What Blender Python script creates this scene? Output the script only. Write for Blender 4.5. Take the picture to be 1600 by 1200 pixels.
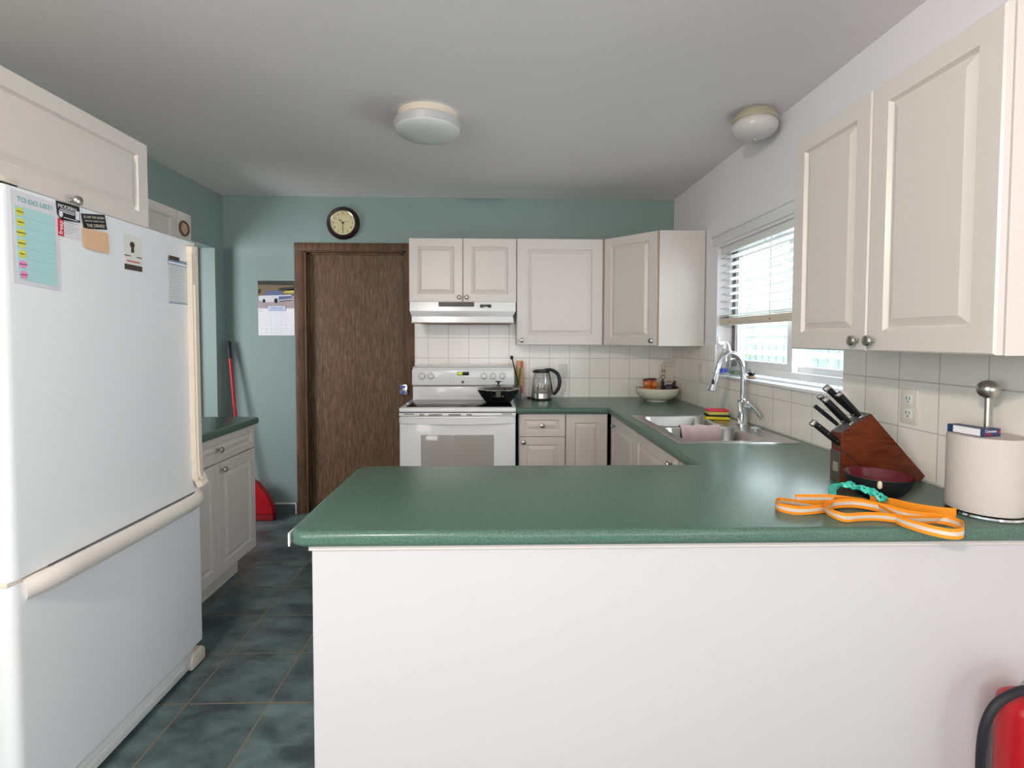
import bpy, bmesh, math, random
from mathutils import Vector, Matrix
random.seed(7)
scene = bpy.context.scene
for o in list(bpy.data.objects):
    bpy.data.objects.remove(o)
COL = scene.collection
PI = math.pi
R = math.radians

# ------------------------------------------------------------------ camera
F_PX = 793.47
cam_data = bpy.data.cameras.new('camera')
cam = bpy.data.objects.new('camera', cam_data)
COL.objects.link(cam)
cam_data.sensor_fit = 'HORIZONTAL'
cam_data.sensor_width = 36.0
cam_data.lens = F_PX / 1600.0 * 36.0
cam_data.shift_y = -(600.0 - 558.76) / 1600.0
cam_data.clip_start = 0.02
PITCH, YAW, ROLL = 0.0363, 0.0268, 0.0024
fw = Vector((math.sin(YAW) * math.cos(PITCH), math.cos(YAW) * math.cos(PITCH), -math.sin(PITCH)))
rt = Vector((math.cos(YAW), -math.sin(YAW), 0))
up = rt.cross(fw)
rr = rt * math.cos(ROLL) + up * math.sin(ROLL)
uu = -rt * math.sin(ROLL) + up * math.cos(ROLL)
cam.matrix_world = Matrix(((rr.x, uu.x, -fw.x, 0), (rr.y, uu.y, -fw.y, 0), (rr.z, uu.z, -fw.z, 1.3679), (0, 0, 0, 1)))
scene.camera = cam

# ------------------------------------------------------------------ view, world, lights
scene.view_settings.view_transform = 'Standard'
scene.view_settings.look = 'None'
scene.view_settings.exposure = 0.32
scene.view_settings.gamma = 1.0
scene.view_settings.use_curve_mapping = False
scene.cycles.use_denoising = True
scene.cycles.max_bounces = 10
scene.cycles.diffuse_bounces = 5
scene.cycles.transparent_max_bounces = 12
scene.cycles.caustics_reflective = False
scene.cycles.caustics_refractive = False
scene.cycles.sample_clamp_indirect = 6.0

world = bpy.data.worlds.new('world')
scene.world = world
world.use_nodes = True
wn = world.node_tree.nodes
wn['Background'].inputs['Color'].default_value = (0.86, 0.93, 1.0, 1)
wn['Background'].inputs['Strength'].default_value = 2.6

def area_light(name, loc, direction, sx, sy, power, color, spread=180, portal=False):
    d = bpy.data.lights.new(name, 'AREA')
    d.shape = 'RECTANGLE'; d.size = sx; d.size_y = sy
    d.energy = power; d.color = color; d.spread = R(spread)
    o = bpy.data.objects.new(name, d); COL.objects.link(o)
    o.location = loc
    o.rotation_euler = Vector(direction).to_track_quat('-Z', 'Y').to_euler()
    if portal:
        d.cycles.is_portal = True
    return o
# daylight entering through the patio door behind the camera
area_light('patio_daylight', (0.25, -4.02, 1.2), (0, 1, -.12), 2.1, 1.7, 7, (1.0, 0.96, 0.95), 150)
# fill light added at an unseen window on the right, for more ambient light
area_light('dining_fill', (1.32, -1.3, 1.42), (-1, .35, -.02), 1.7, 1.2, 14, (0.98, 0.95, 1.0), 175)
# fill light added from the left to brighten the right cabinets and wall
area_light('side_fill', (-2.04, -1.5, 1.45), (1, .15, -.05), 1.7, 1.2, 38, (1.0, 0.96, 0.97), 175)
# daylight from the window of the room beyond the doorway on the left
area_light('hall_daylight', (-3.26, 2.75, 1.45), (1, .45, 0), 1.3, 1.2, 58, (0.95, 0.94, 1.0), 175)
# daylight entering through the kitchen window
area_light('window_daylight', (1.56, 2.57, 1.56), (-1, 0, -0.15), 1.1, 0.7, 14, (0.84, 0.93, 1.0), 175)

# ------------------------------------------------------------------ helpers
def rgb(r, g, b):
    f = lambda c: (c / 255 / 12.92) if c / 255 <= 0.04045 else ((c / 255 + 0.055) / 1.055) ** 2.4
    return (f(r), f(g), f(b), 1)

def mat(name, color, rough=0.5, metal=0.0, spec=0.5, coat=0.0, trans=0.0, emit=None, estr=0, bump=None, ior=1.45, alpha=1.0):
    m = bpy.data.materials.new(name); m.use_nodes = True
    b = m.node_tree.nodes['Principled BSDF']
    b.inputs['Base Color'].default_value = color
    b.inputs['Roughness'].default_value = rough
    b.inputs['Metallic'].default_value = metal
    b.inputs['Specular IOR Level'].default_value = spec
    b.inputs['Coat Weight'].default_value = coat
    b.inputs['Transmission Weight'].default_value = trans
    b.inputs['IOR'].default_value = ior
    b.inputs['Alpha'].default_value = alpha
    if emit:
        b.inputs['Emission Color'].default_value = emit
        b.inputs['Emission Strength'].default_value = estr
    if bump:
        nt = m.node_tree
        n = nt.nodes.new('ShaderNodeTexNoise'); n.inputs['Scale'].default_value = bump[0]; n.inputs['Detail'].default_value = 3
        tc = nt.nodes.new('ShaderNodeNewGeometry')
        nt.links.new(tc.outputs['Position'], n.inputs['Vector'])
        bp = nt.nodes.new('ShaderNodeBump'); bp.inputs['Strength'].default_value = bump[1]; bp.inputs['Distance'].default_value = 0.002
        nt.links.new(n.outputs['Fac'], bp.inputs['Height'])
        nt.links.new(bp.outputs['Normal'], b.inputs['Normal'])
    return m

def noise_color(m, stops, scale, detail=4, stretch=(1, 1, 1), rough=0.6, distort=0.0):
    nt = m.node_tree; b = nt.nodes['Principled BSDF']
    g = nt.nodes.new('ShaderNodeNewGeometry')
    mp = nt.nodes.new('ShaderNodeMapping'); mp.inputs['Scale'].default_value = stretch
    n = nt.nodes.new('ShaderNodeTexNoise'); n.inputs['Scale'].default_value = scale
    n.inputs['Detail'].default_value = detail; n.inputs['Roughness'].default_value = rough; n.inputs['Distortion'].default_value = distort
    cr = nt.nodes.new('ShaderNodeValToRGB')
    e = cr.color_ramp.elements
    e[0].position, e[0].color = stops[0]; e[1].position, e[1].color = stops[-1]
    for s in stops[1:-1]:
        x = e.new(s[0]); x.color = s[1]
    nt.links.new(g.outputs['Position'], mp.inputs['Vector'])
    nt.links.new(mp.outputs['Vector'], n.inputs['Vector'])
    nt.links.new(n.outputs['Fac'], cr.inputs['Fac'])
    nt.links.new(cr.outputs['Color'], b.inputs['Base Color'])
    return cr

def grid_tile(name, axes, origin, size, mortar, c1, c2, cm, rough, bump=0.4, mottled=None):
    m = bpy.data.materials.new(name); m.use_nodes = True
    nt = m.node_tree; b = nt.nodes['Principled BSDF']
    g = nt.nodes.new('ShaderNodeNewGeometry'); s = nt.nodes.new('ShaderNodeSeparateXYZ'); c = nt.nodes.new('ShaderNodeCombineXYZ')
    nt.links.new(g.outputs['Position'], s.inputs[0])
    for i, a in enumerate(axes):
        ad = nt.nodes.new('ShaderNodeMath'); ad.operation = 'ADD'; ad.inputs[1].default_value = -origin[i] + 40 * size
        nt.links.new(s.outputs[a], ad.inputs[0]); nt.links.new(ad.outputs[0], c.inputs[i])
    br = nt.nodes.new('ShaderNodeTexBrick'); br.offset = 0; br.squash = 1
    br.inputs['Scale'].default_value = 1; br.inputs['Brick Width'].default_value = size; br.inputs['Row Height'].default_value = size
    br.inputs['Mortar Size'].default_value = mortar; br.inputs['Mortar Smooth'].default_value = 0.3; br.inputs['Bias'].default_value = 0
    br.inputs['Color1'].default_value = c1; br.inputs['Color2'].default_value = c2; br.inputs['Mortar'].default_value = cm
    nt.links.new(c.outputs[0], br.inputs['Vector'])
    colout = br.outputs['Color']
    if mottled:
        n = nt.nodes.new('ShaderNodeTexNoise'); n.inputs['Scale'].default_value = mottled[0]; n.inputs['Detail'].default_value = 5
        n.inputs['Distortion'].default_value = 0.2; n.inputs['Roughness'].default_value = 0.65
        mp = nt.nodes.new('ShaderNodeMapping'); mp.inputs['Rotation'].default_value = (0, 0, 0.7); mp.inputs['Scale'].default_value = (1, 1.7, 1)
        nt.links.new(g.outputs['Position'], mp.inputs['Vector']); nt.links.new(mp.outputs['Vector'], n.inputs['Vector'])
        cr = nt.nodes.new('ShaderNodeValToRGB')
        cr.color_ramp.elements[0].position = 0.35; cr.color_ramp.elements[0].color = mottled[1]
        cr.color_ramp.elements[1].position = 0.68; cr.color_ramp.elements[1].color = mottled[2]
        nt.links.new(n.outputs['Fac'], cr.inputs['Fac'])
        mx = nt.nodes.new('ShaderNodeMix'); mx.data_type = 'RGBA'
        mul = nt.nodes.new('ShaderNodeMix'); mul.data_type = 'RGBA'; mul.blend_type = 'MULTIPLY'; mul.inputs['Factor'].default_value = 1
        nt.links.new(cr.outputs['Color'], mul.inputs['A']); nt.links.new(br.outputs['Color'], mul.inputs['B'])
        nt.links.new(br.outputs['Fac'], mx.inputs['Factor'])
        nt.links.new(mul.outputs['Result'], mx.inputs['A']); mx.inputs['B'].default_value = cm
        colout = mx.outputs['Result']
    nt.links.new(colout, b.inputs['Base Color'])
    b.inputs['Roughness'].default_value = rough
    bp = nt.nodes.new('ShaderNodeBump'); bp.inputs['Strength'].default_value = bump; bp.inputs['Distance'].default_value = 0.003; bp.invert = True
    nt.links.new(br.outputs['Fac'], bp.inputs['Height']); nt.links.new(bp.outputs['Normal'], b.inputs['Normal'])
    return m

# ------- materials
M = {}
M['ceiling'] = mat('ceiling_paint', rgb(238, 233, 233), 0.9, bump=(180, 0.25))
M['wall_white'] = mat('white_wall_paint', rgb(240, 237, 240), 0.8, bump=(160, 0.2))
M['wall_teal'] = mat('teal_wall_paint', rgb(140, 158, 153), 0.75, bump=(160, 0.2))
M['cab'] = mat('cabinet_thermofoil', rgb(217, 209, 203), 0.32)
M['cab_in'] = mat('cabinet_carcass', rgb(226, 220, 210), 0.5)
M['edge'] = mat('cabinet_edge_tan', rgb(205, 178, 140), 0.5)
M['pen'] = mat('peninsula_white_panel', rgb(206, 203, 205), 0.42)
M['fridge'] = mat('fridge_white_enamel', rgb(234, 236, 238), 0.33, bump=(450, 0.18))
M['cream'] = mat('cream_plastic', rgb(226, 214, 198), 0.35)
M['handle_cream'] = mat('pale_handle_plastic', rgb(224, 216, 208), 0.35)
M['appl'] = mat('white_enamel', rgb(236, 236, 236), 0.2, coat=0.3)
M['nickel'] = mat('brushed_nickel', rgb(190, 184, 176), 0.28, 1.0)
M['chrome'] = mat('chrome', rgb(225, 228, 232), 0.07, 1.0)
M['steel'] = mat('stainless_steel', rgb(196, 192, 188), 0.26, 1.0)
M['brass'] = mat('pale_brass', rgb(226, 218, 190), 0.2, .75)
M['black'] = mat('black_plastic', rgb(22, 22, 24), 0.35)
M['black_gloss'] = mat('black_glass', rgb(20, 18, 18), 0.12, spec=0.35)
M['dark'] = mat('dark_gap', rgb(30, 28, 27), 0.8)
M['ceramic'] = mat('cream_ceramic', rgb(226, 220, 202), 0.25)
M['white'] = mat('white_plastic', rgb(238, 238, 236), 0.4)
M['paper'] = mat('white_paper', rgb(236, 234, 238), 0.8)
M['win'] = mat('window_vinyl', rgb(236, 236, 238), 0.4)
M['red'] = mat('red_plastic', rgb(190, 24, 34), 0.35)
M['redmat'] = mat('red_paint', rgb(176, 22, 30), 0.3)
M['grey'] = mat('grey_plastic', rgb(120, 120, 118), 0.5)
M['rubber'] = mat('black_rubber', rgb(28, 27, 34), 0.55)
M['teal_ink'] = mat('teal_ink', rgb(80, 180, 176), 0.8)
M['aqua_paper'] = mat('aqua_paper', rgb(178, 218, 218), 0.8)
M['yellow'] = mat('yellow_dot', rgb(226, 218, 84), 0.7)
M['pink'] = mat('pink_dot', rgb(240, 150, 196), 0.7)
M['ink'] = mat('black_ink', rgb(26, 26, 30), 0.7)
M['grey_ink'] = mat('grey_ink', rgb(150, 156, 160), 0.7)
M['red_ink'] = mat('red_ink', rgb(212, 30, 60), 0.7)
M['blue_ink'] = mat('blue_ink', rgb(90, 110, 190), 0.7)
M['steel_blue'] = mat('steel_blue_paper', rgb(128, 150, 176), 0.7)
M['peach'] = mat('peach_card', rgb(226, 184, 148), 0.7)
M['brown_ink'] = mat('brown_ink', rgb(74, 56, 50), 0.7)
M['teal_bag'] = mat('teal_bag_film', rgb(70, 200, 178), 0.35)
M['leash'] = mat('orange_webbing', rgb(250, 150, 24), 0.75, bump=(900, 0.4))
M['reflect'] = mat('reflective_band', rgb(214, 200, 186), 0.45)
M['towel'] = mat('paper_towel', rgb(208, 198, 192), 0.95, bump=(260, 0.6))
M['cloth'] = mat('pinkish_grey_cloth', rgb(196, 172, 172), 0.95, bump=(300, 0.9))
M['sp_yel'] = mat('yellow_sponge', rgb(232, 214, 60), 0.95, bump=(500, 0.8))
M['sp_red'] = mat('pink_red_sponge', rgb(226, 70, 84), 0.95, bump=(500, 0.8))
M['sp_green'] = mat('dark_green_scourer', rgb(30, 44, 40), 0.95, bump=(700, 1.0))
M['maroon'] = mat('maroon_glaze', rgb(96, 20, 34), 0.12, coat=0.4)
M['black_glaze'] = mat('black_glaze', rgb(22, 22, 25), 0.45)
M['chip'] = mat('bare_pottery', rgb(222, 204, 180), 0.8)
M['navy'] = mat('navy_carton', rgb(40, 58, 100), 0.4)
M['bakery'] = mat('orange_baked_bun', rgb(214, 116, 36), 0.5, bump=(120, 0.6))
M['bakery_dark'] = mat('browned_crust', rgb(110, 44, 14), 0.5, bump=(120, 0.5))
M['darkfruit'] = mat('dark_wrapper', rgb(48, 34, 36), 0.35)
M['purple'] = mat('purple_wrapper', rgb(84, 62, 84), 0.4)
M['salmon'] = mat('salmon_trim', rgb(226, 160, 148), 0.7)
M['opal'] = mat('opal_glass', rgb(214, 208, 206), 0.22)
M['diffuser'] = mat('acrylic_diffuser', rgb(226, 228, 226), 0.4)
M['green'] = mat('green_leaf', rgb(96, 130, 74), 0.5)
M['outside_wall'] = mat('pale_siding', rgb(214, 226, 222), 0.8)
M['outside_fence'] = mat('pale_green_fence', rgb(196, 218, 214), 0.8)
M['outside_ground'] = mat('outside_ground', rgb(120, 126, 112), 0.95)
M['gasket'] = mat('beige_gasket', rgb(150, 132, 118), 0.7)
M['lattice'] = mat('clock_face_cream', rgb(216, 206, 160), 0.6)
M['clock_rim'] = mat('dark_brown_clock_rim', rgb(36, 24, 22), 0.3)
M['display'] = mat('green_display', rgb(170, 200, 40), 0.4, emit=rgb(190, 220, 40), estr=0.6)

M['counter'] = mat('green_laminate', rgb(70, 108, 92), 0.27)
noise_color(M['counter'], [(0.36, rgb(64, 92, 80)), (0.5, rgb(78, 108, 95)), (0.64, rgb(96, 124, 110))], 420, 2)
M['wood_door'] = mat('brown_wood_door', rgb(92, 66, 44), 0.5)
noise_color(M['wood_door'], [(0.3, rgb(58, 40, 26)), (0.5, rgb(96, 72, 50)), (0.72, rgb(132, 106, 80))], 9, 8, (9, 1, 1.1), 0.7, 0.9)
M['wood_casing'] = mat('brown_wood_casing', rgb(86, 58, 36), 0.6)
noise_color(M['wood_casing'], [(0.35, rgb(70, 46, 28)), (0.65, rgb(108, 78, 52))], 8, 6, (6, 6, 0.8), 0.6, 0.4)
M['block'] = mat('cherry_knife_block', rgb(96, 40, 20), 0.35)
noise_color(M['block'], [(0.3, rgb(70, 26, 14)), (0.7, rgb(124, 58, 28))], 14, 5, (1, 4, 5), 0.6, 0.3)
M['floor'] = grid_tile('slate_floor_tile', ('X', 'Y'), (-1.4684, 2.7997), 0.305, 0.0035,
                       (1, 1, 1, 1), (0.72, 0.76, 0.78, 1), rgb(132, 118, 104), 0.35, 0.5,
                       (5.5, rgb(64, 77, 80), rgb(118, 138, 136)))
W1, W2, WM = rgb(249, 243, 236), rgb(244, 239, 232), rgb(205, 200, 194)
M['splash_back'] = grid_tile('white_wall_tile_back', ('X', 'Z'), (0.243, 1.061), 0.158, 0.0022, W1, W2, WM, 0.14, 0.5)
M['splash_right'] = grid_tile('white_wall_tile_right', ('Y', 'Z'), (1.851, 1.075), 0.158, 0.0022, W1, W2, WM, 0.14, 0.5)

def glass_mat(name, tint=(1, 1, 1, 1), glossy=0.12, rough=0.02):
    m = bpy.data.materials.new(name); m.use_nodes = True
    nt = m.node_tree
    for n in list(nt.nodes): nt.nodes.remove(n)
    o = nt.nodes.new('ShaderNodeOutputMaterial'); mx = nt.nodes.new('ShaderNodeMixShader')
    t = nt.nodes.new('ShaderNodeBsdfTransparent'); t.inputs['Color'].default_value = tint
    g = nt.nodes.new('ShaderNodeBsdfGlossy'); g.inputs['Roughness'].default_value = rough
    lw = nt.nodes.new('ShaderNodeLayerWeight'); lw.inputs['Blend'].default_value = 0.3
    ml = nt.nodes.new('ShaderNodeMath'); ml.operation = 'MULTIPLY_ADD'; ml.inputs[1].default_value = 0.7; ml.inputs[2].default_value = glossy * 0.3
    nt.links.new(lw.outputs['Facing'], ml.inputs[0])
    nt.links.new(ml.outputs[0], mx.inputs['Fac']); nt.links.new(t.outputs[0], mx.inputs[1]); nt.links.new(g.outputs[0], mx.inputs[2])
    nt.links.new(mx.outputs[0], o.inputs['Surface'])
    return m
M['glass'] = glass_mat('clear_glass', (0.975, 0.98, 0.98, 1), 0.08)
M['pane'] = glass_mat('window_pane_glass', (0.97, 0.99, 0.98, 1), 0.05)
M['water'] = glass_mat('water', (0.9, 0.88, 0.82, 1), 0.1)

# ------- mesh builders
def B(): return bmesh.new()

def box(bm, x0, x1, y0, y1, z0, z1, bevel=0.0, seg=2, mtx=None):
    t = bmesh.new()
    vs = [t.verts.new((x, y, z)) for x in (x0, x1) for y in (y0, y1) for z in (z0, z1)]
    for f in ((0, 1, 3, 2), (4, 6, 7, 5), (0, 4, 5, 1), (2, 3, 7, 6), (0, 2, 6, 4), (1, 5, 7, 3)):
        t.faces.new([vs[i] for i in f])
    if bevel > 0:
        bmesh.ops.bevel(t, geom=list(t.edges), offset=bevel, segments=seg, profile=0.5, affect='EDGES')
    merge(bm, t, mtx)

def merge(bm, t, mtx=None):
    if mtx is not None: bmesh.ops.transform(t, matrix=mtx, verts=t.verts)
    bmesh.ops.recalc_face_normals(t, faces=t.faces)
    me = bpy.data.meshes.new('tmp'); t.to_mesh(me); t.free(); bm.from_mesh(me); bpy.data.meshes.remove(me)

def frame_from(axis):
    a = Vector(axis).normalized()
    h = Vector((0, 0, 1)) if abs(a.z) < 0.95 else Vector((1, 0, 0))
    u = h.cross(a).normalized(); v = a.cross(u)
    return Matrix(((u.x, v.x, a.x), (u.y, v.y, a.y), (u.z, v.z, a.z)))

def lathe(bm, prof, origin=(0, 0, 0), axis=(0, 0, 1), seg=32, mtx=None, closed=False, sx=1, sy=1):
    """prof: list of (radius, height along axis)"""
    t = bmesh.new(); Mx = frame_from(axis) if tuple(axis) != (0, 0, 1) else Matrix.Identity(3)
    o = Vector(origin); rings = []
    for r, h in prof:
        if r <= 1e-6:
            rings.append([t.verts.new(o + Mx @ Vector((0, 0, h)))])
        else:
            rings.append([t.verts.new(o + Mx @ Vector((r * sx * math.cos(2 * PI * k / seg), r * sy * math.sin(2 * PI * k / seg), h))) for k in range(seg)])
    pairs = list(zip(rings[:-1], rings[1:]))
    if closed: pairs.append((rings[-1], rings[0]))
    for a, b in pairs:
        for k in range(seg):
            k2 = (k + 1) % seg
            if len(a) == 1 and len(b) == 1: continue
            if len(a) == 1: t.faces.new((a[0], b[k], b[k2]))
            elif len(b) == 1: t.faces.new((a[k], b[0], a[k2]))
            else: t.faces.new((a[k], b[k], b[k2], a[k2]))
    merge(bm, t, mtx)

def cyl(bm, p0, p1, r0, r1=None, seg=20):
    r1 = r0 if r1 is None else r1
    p0, p1 = Vector(p0), Vector(p1); L = (p1 - p0).length
    lathe(bm, [(0, 0), (r0, 0), (r1, L), (0, L)], p0, (p1 - p0), seg)

def smooth_path(pts, n=6):
    P = [Vector(p) for p in pts]; out = []
    for i in range(len(P) - 1):
        a = P[max(i - 1, 0)]; b = P[i]; c = P[i + 1]; d = P[min(i + 2, len(P) - 1)]
        for k in range(n):
            t = k / n
            out.append(0.5 * ((2 * b) + (c - a) * t + (2 * a - 5 * b + 4 * c - d) * t * t + (3 * b - a - 3 * c + d) * t ** 3))
    out.append(P[-1]); return out

def tube(bm, pts, r, seg=12, rad=None, flat=1.0):
    """rad: optional list of radii; flat squashes across the second axis"""
    t = bmesh.new(); P = [Vector(p) for p in pts]; rings = []
    ref = None
    for i, p in enumerate(P):
        tg = (P[min(i + 1, len(P) - 1)] - P[max(i - 1, 0)]).normalized()
        if ref is None:
            ref = Vector((0, 0, 1)) if abs(tg.z) < 0.9 else Vector((0, 1, 0))
        u = (ref - tg * ref.dot(tg)).normalized(); v = tg.cross(u); ref = u
        rr_ = rad[i] if rad else r
        rings.append([t.verts.new(p + u * rr_ * math.cos(2 * PI * k / seg) + v * rr_ * flat * math.sin(2 * PI * k / seg)) for k in range(seg)])
    for a, b in zip(rings[:-1], rings[1:]):
        for k in range(seg): t.faces.new((a[k], a[(k + 1) % seg], b[(k + 1) % seg], b[k]))
    t.faces.new(rings[0][::-1]); t.faces.new(rings[-1])
    merge(bm, t)

def ribbon(bm, pts, w, th, up_vecs=None):
    """a flat strap: stands w tall along up, th thick"""
    t = bmesh.new(); P = [Vector(p) for p in pts]; rings = []
    for i, p in enumerate(P):
        tg = (P[min(i + 1, len(P) - 1)] - P[max(i - 1, 0)]).normalized()
        u = Vector(up_vecs[i]) if up_vecs else Vector((0, 0, 1))
        u = (u - tg * u.dot(tg)).normalized(); s = tg.cross(u)
        rings.append([t.verts.new(p + u * a * w / 2 + s * b * th / 2) for a, b in ((-1, -1), (1, -1), (1, 1), (-1, 1))])
    for a, b in zip(rings[:-1], rings[1:]):
        for k in range(4): t.faces.new((a[k], a[(k + 1) % 4], b[(k + 1) % 4], b[k]))
    t.faces.new(rings[0][::-1]); t.faces.new(rings[-1])
    merge(bm, t)

def prism(bm, poly, axis, a0, a1, bevel=0.0, seg=2):
    """poly in the two other axes (in xyz order), extruded along axis between a0 and a1"""
    t = bmesh.new()
    def V(p, a):
        if axis == 'x': return (a, p[0], p[1])
        if axis == 'y': return (p[0], a, p[1])
        return (p[0], p[1], a)
    A = [t.verts.new(V(p, a0)) for p in poly]; Bv = [t.verts.new(V(p, a1)) for p in poly]
    t.faces.new(A); t.faces.new(Bv[::-1]); n = len(poly)
    for i in range(n): t.faces.new((A[i], Bv[i], Bv[(i + 1) % n], A[(i + 1) % n]))
    bmesh.ops.recalc_face_normals(t, faces=t.faces)
    if bevel > 0: bmesh.ops.bevel(t, geom=list(t.edges), offset=bevel, segments=seg, profile=0.5, affect='EDGES')
    merge(bm, t)

def sphere(bm, c, r, sx=1, sy=1, sz=1, seg=20, rings=12, noise=0):
    t = bmesh.new(); bmesh.ops.create_uvsphere(t, u_segments=seg, v_segments=rings, radius=r)
    for v in t.verts:
        k = 1 + (random.uniform(-noise, noise) if noise else 0)
        v.co = Vector((c[0] + v.co.x * sx * k, c[1] + v.co.y * sy * k, c[2] + v.co.z * sz * k))
    merge(bm, t)

def text_bm(bm, s, size, mtx, extrude=0.0002, ax='CENTER', ay='CENTER', sx=1.0):
    cu = bpy.data.curves.new('t', 'FONT'); cu.body = s; cu.size = size; cu.extrude = extrude
    cu.align_x = ax; cu.align_y = ay; cu.resolution_u = 3
    o = bpy.data.objects.new('t', cu); COL.objects.link(o)
    dg = bpy.context.evaluated_depsgraph_get(); dg.update()
    me = bpy.data.meshes.new_from_object(o.evaluated_get(dg))
    me.transform(mtx @ Matrix.Diagonal((sx, 1, 1, 1)))
    bm.from_mesh(me); bpy.data.objects.remove(o); bpy.data.curves.remove(cu); bpy.data.meshes.remove(me)

def wpos(o):
    p = Vector((0, 0, 0))
    while o is not None:
        p += Vector(o.location); o = o.parent
    return p

def obj(name, bm, material, parent=None, smooth=True, angle=35, label=None):
    bmesh.ops.remove_doubles(bm, verts=bm.verts, dist=1e-6)
    me = bpy.data.meshes.new(name)
    if parent is not None:
        off = wpos(parent)
    else:
        xs = [v.co.x for v in bm.verts]; ys = [v.co.y for v in bm.verts]; zs = [v.co.z for v in bm.verts]
        off = Vector(((min(xs) + max(xs)) / 2, (min(ys) + max(ys)) / 2, min(zs)))
    bmesh.ops.translate(bm, verts=bm.verts, vec=-off)
    bm.to_mesh(me); bm.free()
    me.materials.append(material)
    if smooth:
        me.polygons.foreach_set('use_smooth', [True] * len(me.polygons))
        me.set_sharp_from_angle(angle=R(angle))
    o = bpy.data.objects.new(name, me); COL.objects.link(o)
    if parent is not None: o.parent = parent
    else: o.location = off
    if label: o['label'] = label
    return o

def tag(o, label, cat, group=None):
    o['label'] = label; o['category'] = cat
    if group: o['group'] = group
    return o

def thing(name, loc, label, cat, group=None):
    o = bpy.data.objects.new(name, None); COL.objects.link(o); o.location = loc; o.empty_display_size = 0.05
    return tag(o, label, cat, group)

def struct(name, bm, material, parent=None, smooth=False):
    o = obj(name, bm, material, parent, smooth)
    if parent is None: o['kind'] = 'structure'
    return o

def plane_box(name, *a, m='wall_white'):
    b = B(); box(b, *a); return struct(name, b, M[m])

# ================================================================== ROOM SHELL
XL, XR, YB, YF, HC = -2.11, 1.374, 3.98, -4.2, 2.459
WX = -3.3            # far wall of the room beyond the doorway
plane_box('floor', WX - .1, XR + .3, YF - .2, YB + .2, -0.08, 0.0, m='floor')
plane_box('ceiling', WX - .1, XR + .3, YF - .2, YB + .2, HC, HC + .1, m='ceiling')
# back wall with the door recess
b = B()
box(b, WX - .1, -1.50, YB, YB + .12, 0, HC); box(b, -1.50, -0.72, YB, YB + .12, 2.045, HC); box(b, -0.72, XR + .3, YB, YB + .12, 0, HC)
struct('wall_back', b, M['wall_teal'])
# left wall with the doorway opening (Y 3.02..3.86, to Z 2.04)
b = B()
box(b, XL - .13, XL, YF, -2.4, 0, HC); box(b, XL - .13, XL, -.6, 3.02, 0, HC); box(b, XL - .13, XL, -2.4, -.6, 0, .85); box(b, XL - .13, XL, -2.4, -.6, 2.08, HC); box(b, XL - .13, XL, 3.02, 3.86, 2.04, HC); box(b, XL - .13, XL, 3.86, YB, 0, HC)
struct('wall_left', b, M['wall_teal'])
plane_box('wall_hall', WX - .1, WX, 1.5, YB, 0, HC, m='wall_teal')
plane_box('wall_hall_end', WX, XL - .13, 1.4, 1.5, 0, HC, m='wall_teal')
# right wall with window opening (Y 1.975..3.17, Z 1.15..2.0)
WY0, WY1, WZ0, WZ1 = 1.975, 3.17, 1.15, 1.94
b = B()
box(b, XR, XR + .17, YF, -2.2, 0, HC); box(b, XR, XR + .17, -.4, WY0, 0, HC); box(b, XR, XR + .17, -2.2, -.4, 0, .82); box(b, XR, XR + .17, -2.2, -.4, 2.03, HC); box(b, XR, XR + .17, WY1, YB, 0, HC)
box(b, XR, XR + .17, WY0, WY1, 0, WZ0); box(b, XR, XR + .17, WY0, WY1, WZ1, HC)
struct('wall_right', b, M['wall_white'])
# rear wall with patio opening
b = B()
box(b, XL - .13, -0.95, YF - .15, YF, 0, HC); box(b, 1.3, XR + .1, YF - .15, YF, 0, HC); box(b, -0.95, 1.3, YF - .15, YF, 2.06, HC)
struct('wall_rear', b, M['wall_white'])
# patio door in the rear wall
b = B()
for x0, x1 in ((-0.95, -0.88), (0.14, 0.21), (1.23, 1.3)): box(b, x0, x1, YF - .12, YF - .04, 0, 2.06)
for z0, z1 in ((0, 0.09), (1.99, 2.06)): box(b, -0.95, 1.3, YF - .12, YF - .04, z0, z1)
d2 = struct('door_2', b, M['win'])
b = B(); box(b, -0.88, 0.14, YF - .085, YF - .08, .09, 1.99); box(b, 0.21, 1.23, YF - .085, YF - .08, .09, 1.99); obj('pane', b, M['pane'], d2)
# tile splashbacks (part of the walls)
b = B(); box(b, -0.667, XR, YB - .007, YB, 0.90, 1.64); struct('trim_1', b, M['splash_back'])
b = B()
box(b, XR - .007, XR, 0.4, WY0 - .0, 0.90, 1.35); box(b, XR - .007, XR, WY1 + .0, YB - .007, 0.90, 1.335); box(b, XR - .007, XR, WY0, WY1, 0.90, WZ0 - .012)
struct('trim_2', b, M['splash_right'])
# dark tile skirting along the teal wall
b = B(); box(b, XL, -1.575, YB - .012, YB, 0, .075); struct('baseboard_back', b, M['floor'])
b = B(); box(b, XL, -1.575, YB - .011, YB, .075, .085); box(b, -1.583, -1.573, YB - .02, YB, 0, .085); struct('trim_3', b, M['white'])
b = B(); box(b, XL, XL + .012, 3.86, YB - .012, 0, .075); struct('baseboard_left', b, M['floor'])
# salmon strip at the far edge of the doorway jamb
b = B(); box(b, XL - .165, XL - .13, 3.82, 3.845, 0, 2.04)
for k in range(18): box(b, XL - .166, XL - .129, 3.817, 3.82, .1 + k * .11, .106 + k * .11)
struct('trim_4', b, M['salmon'])

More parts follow.
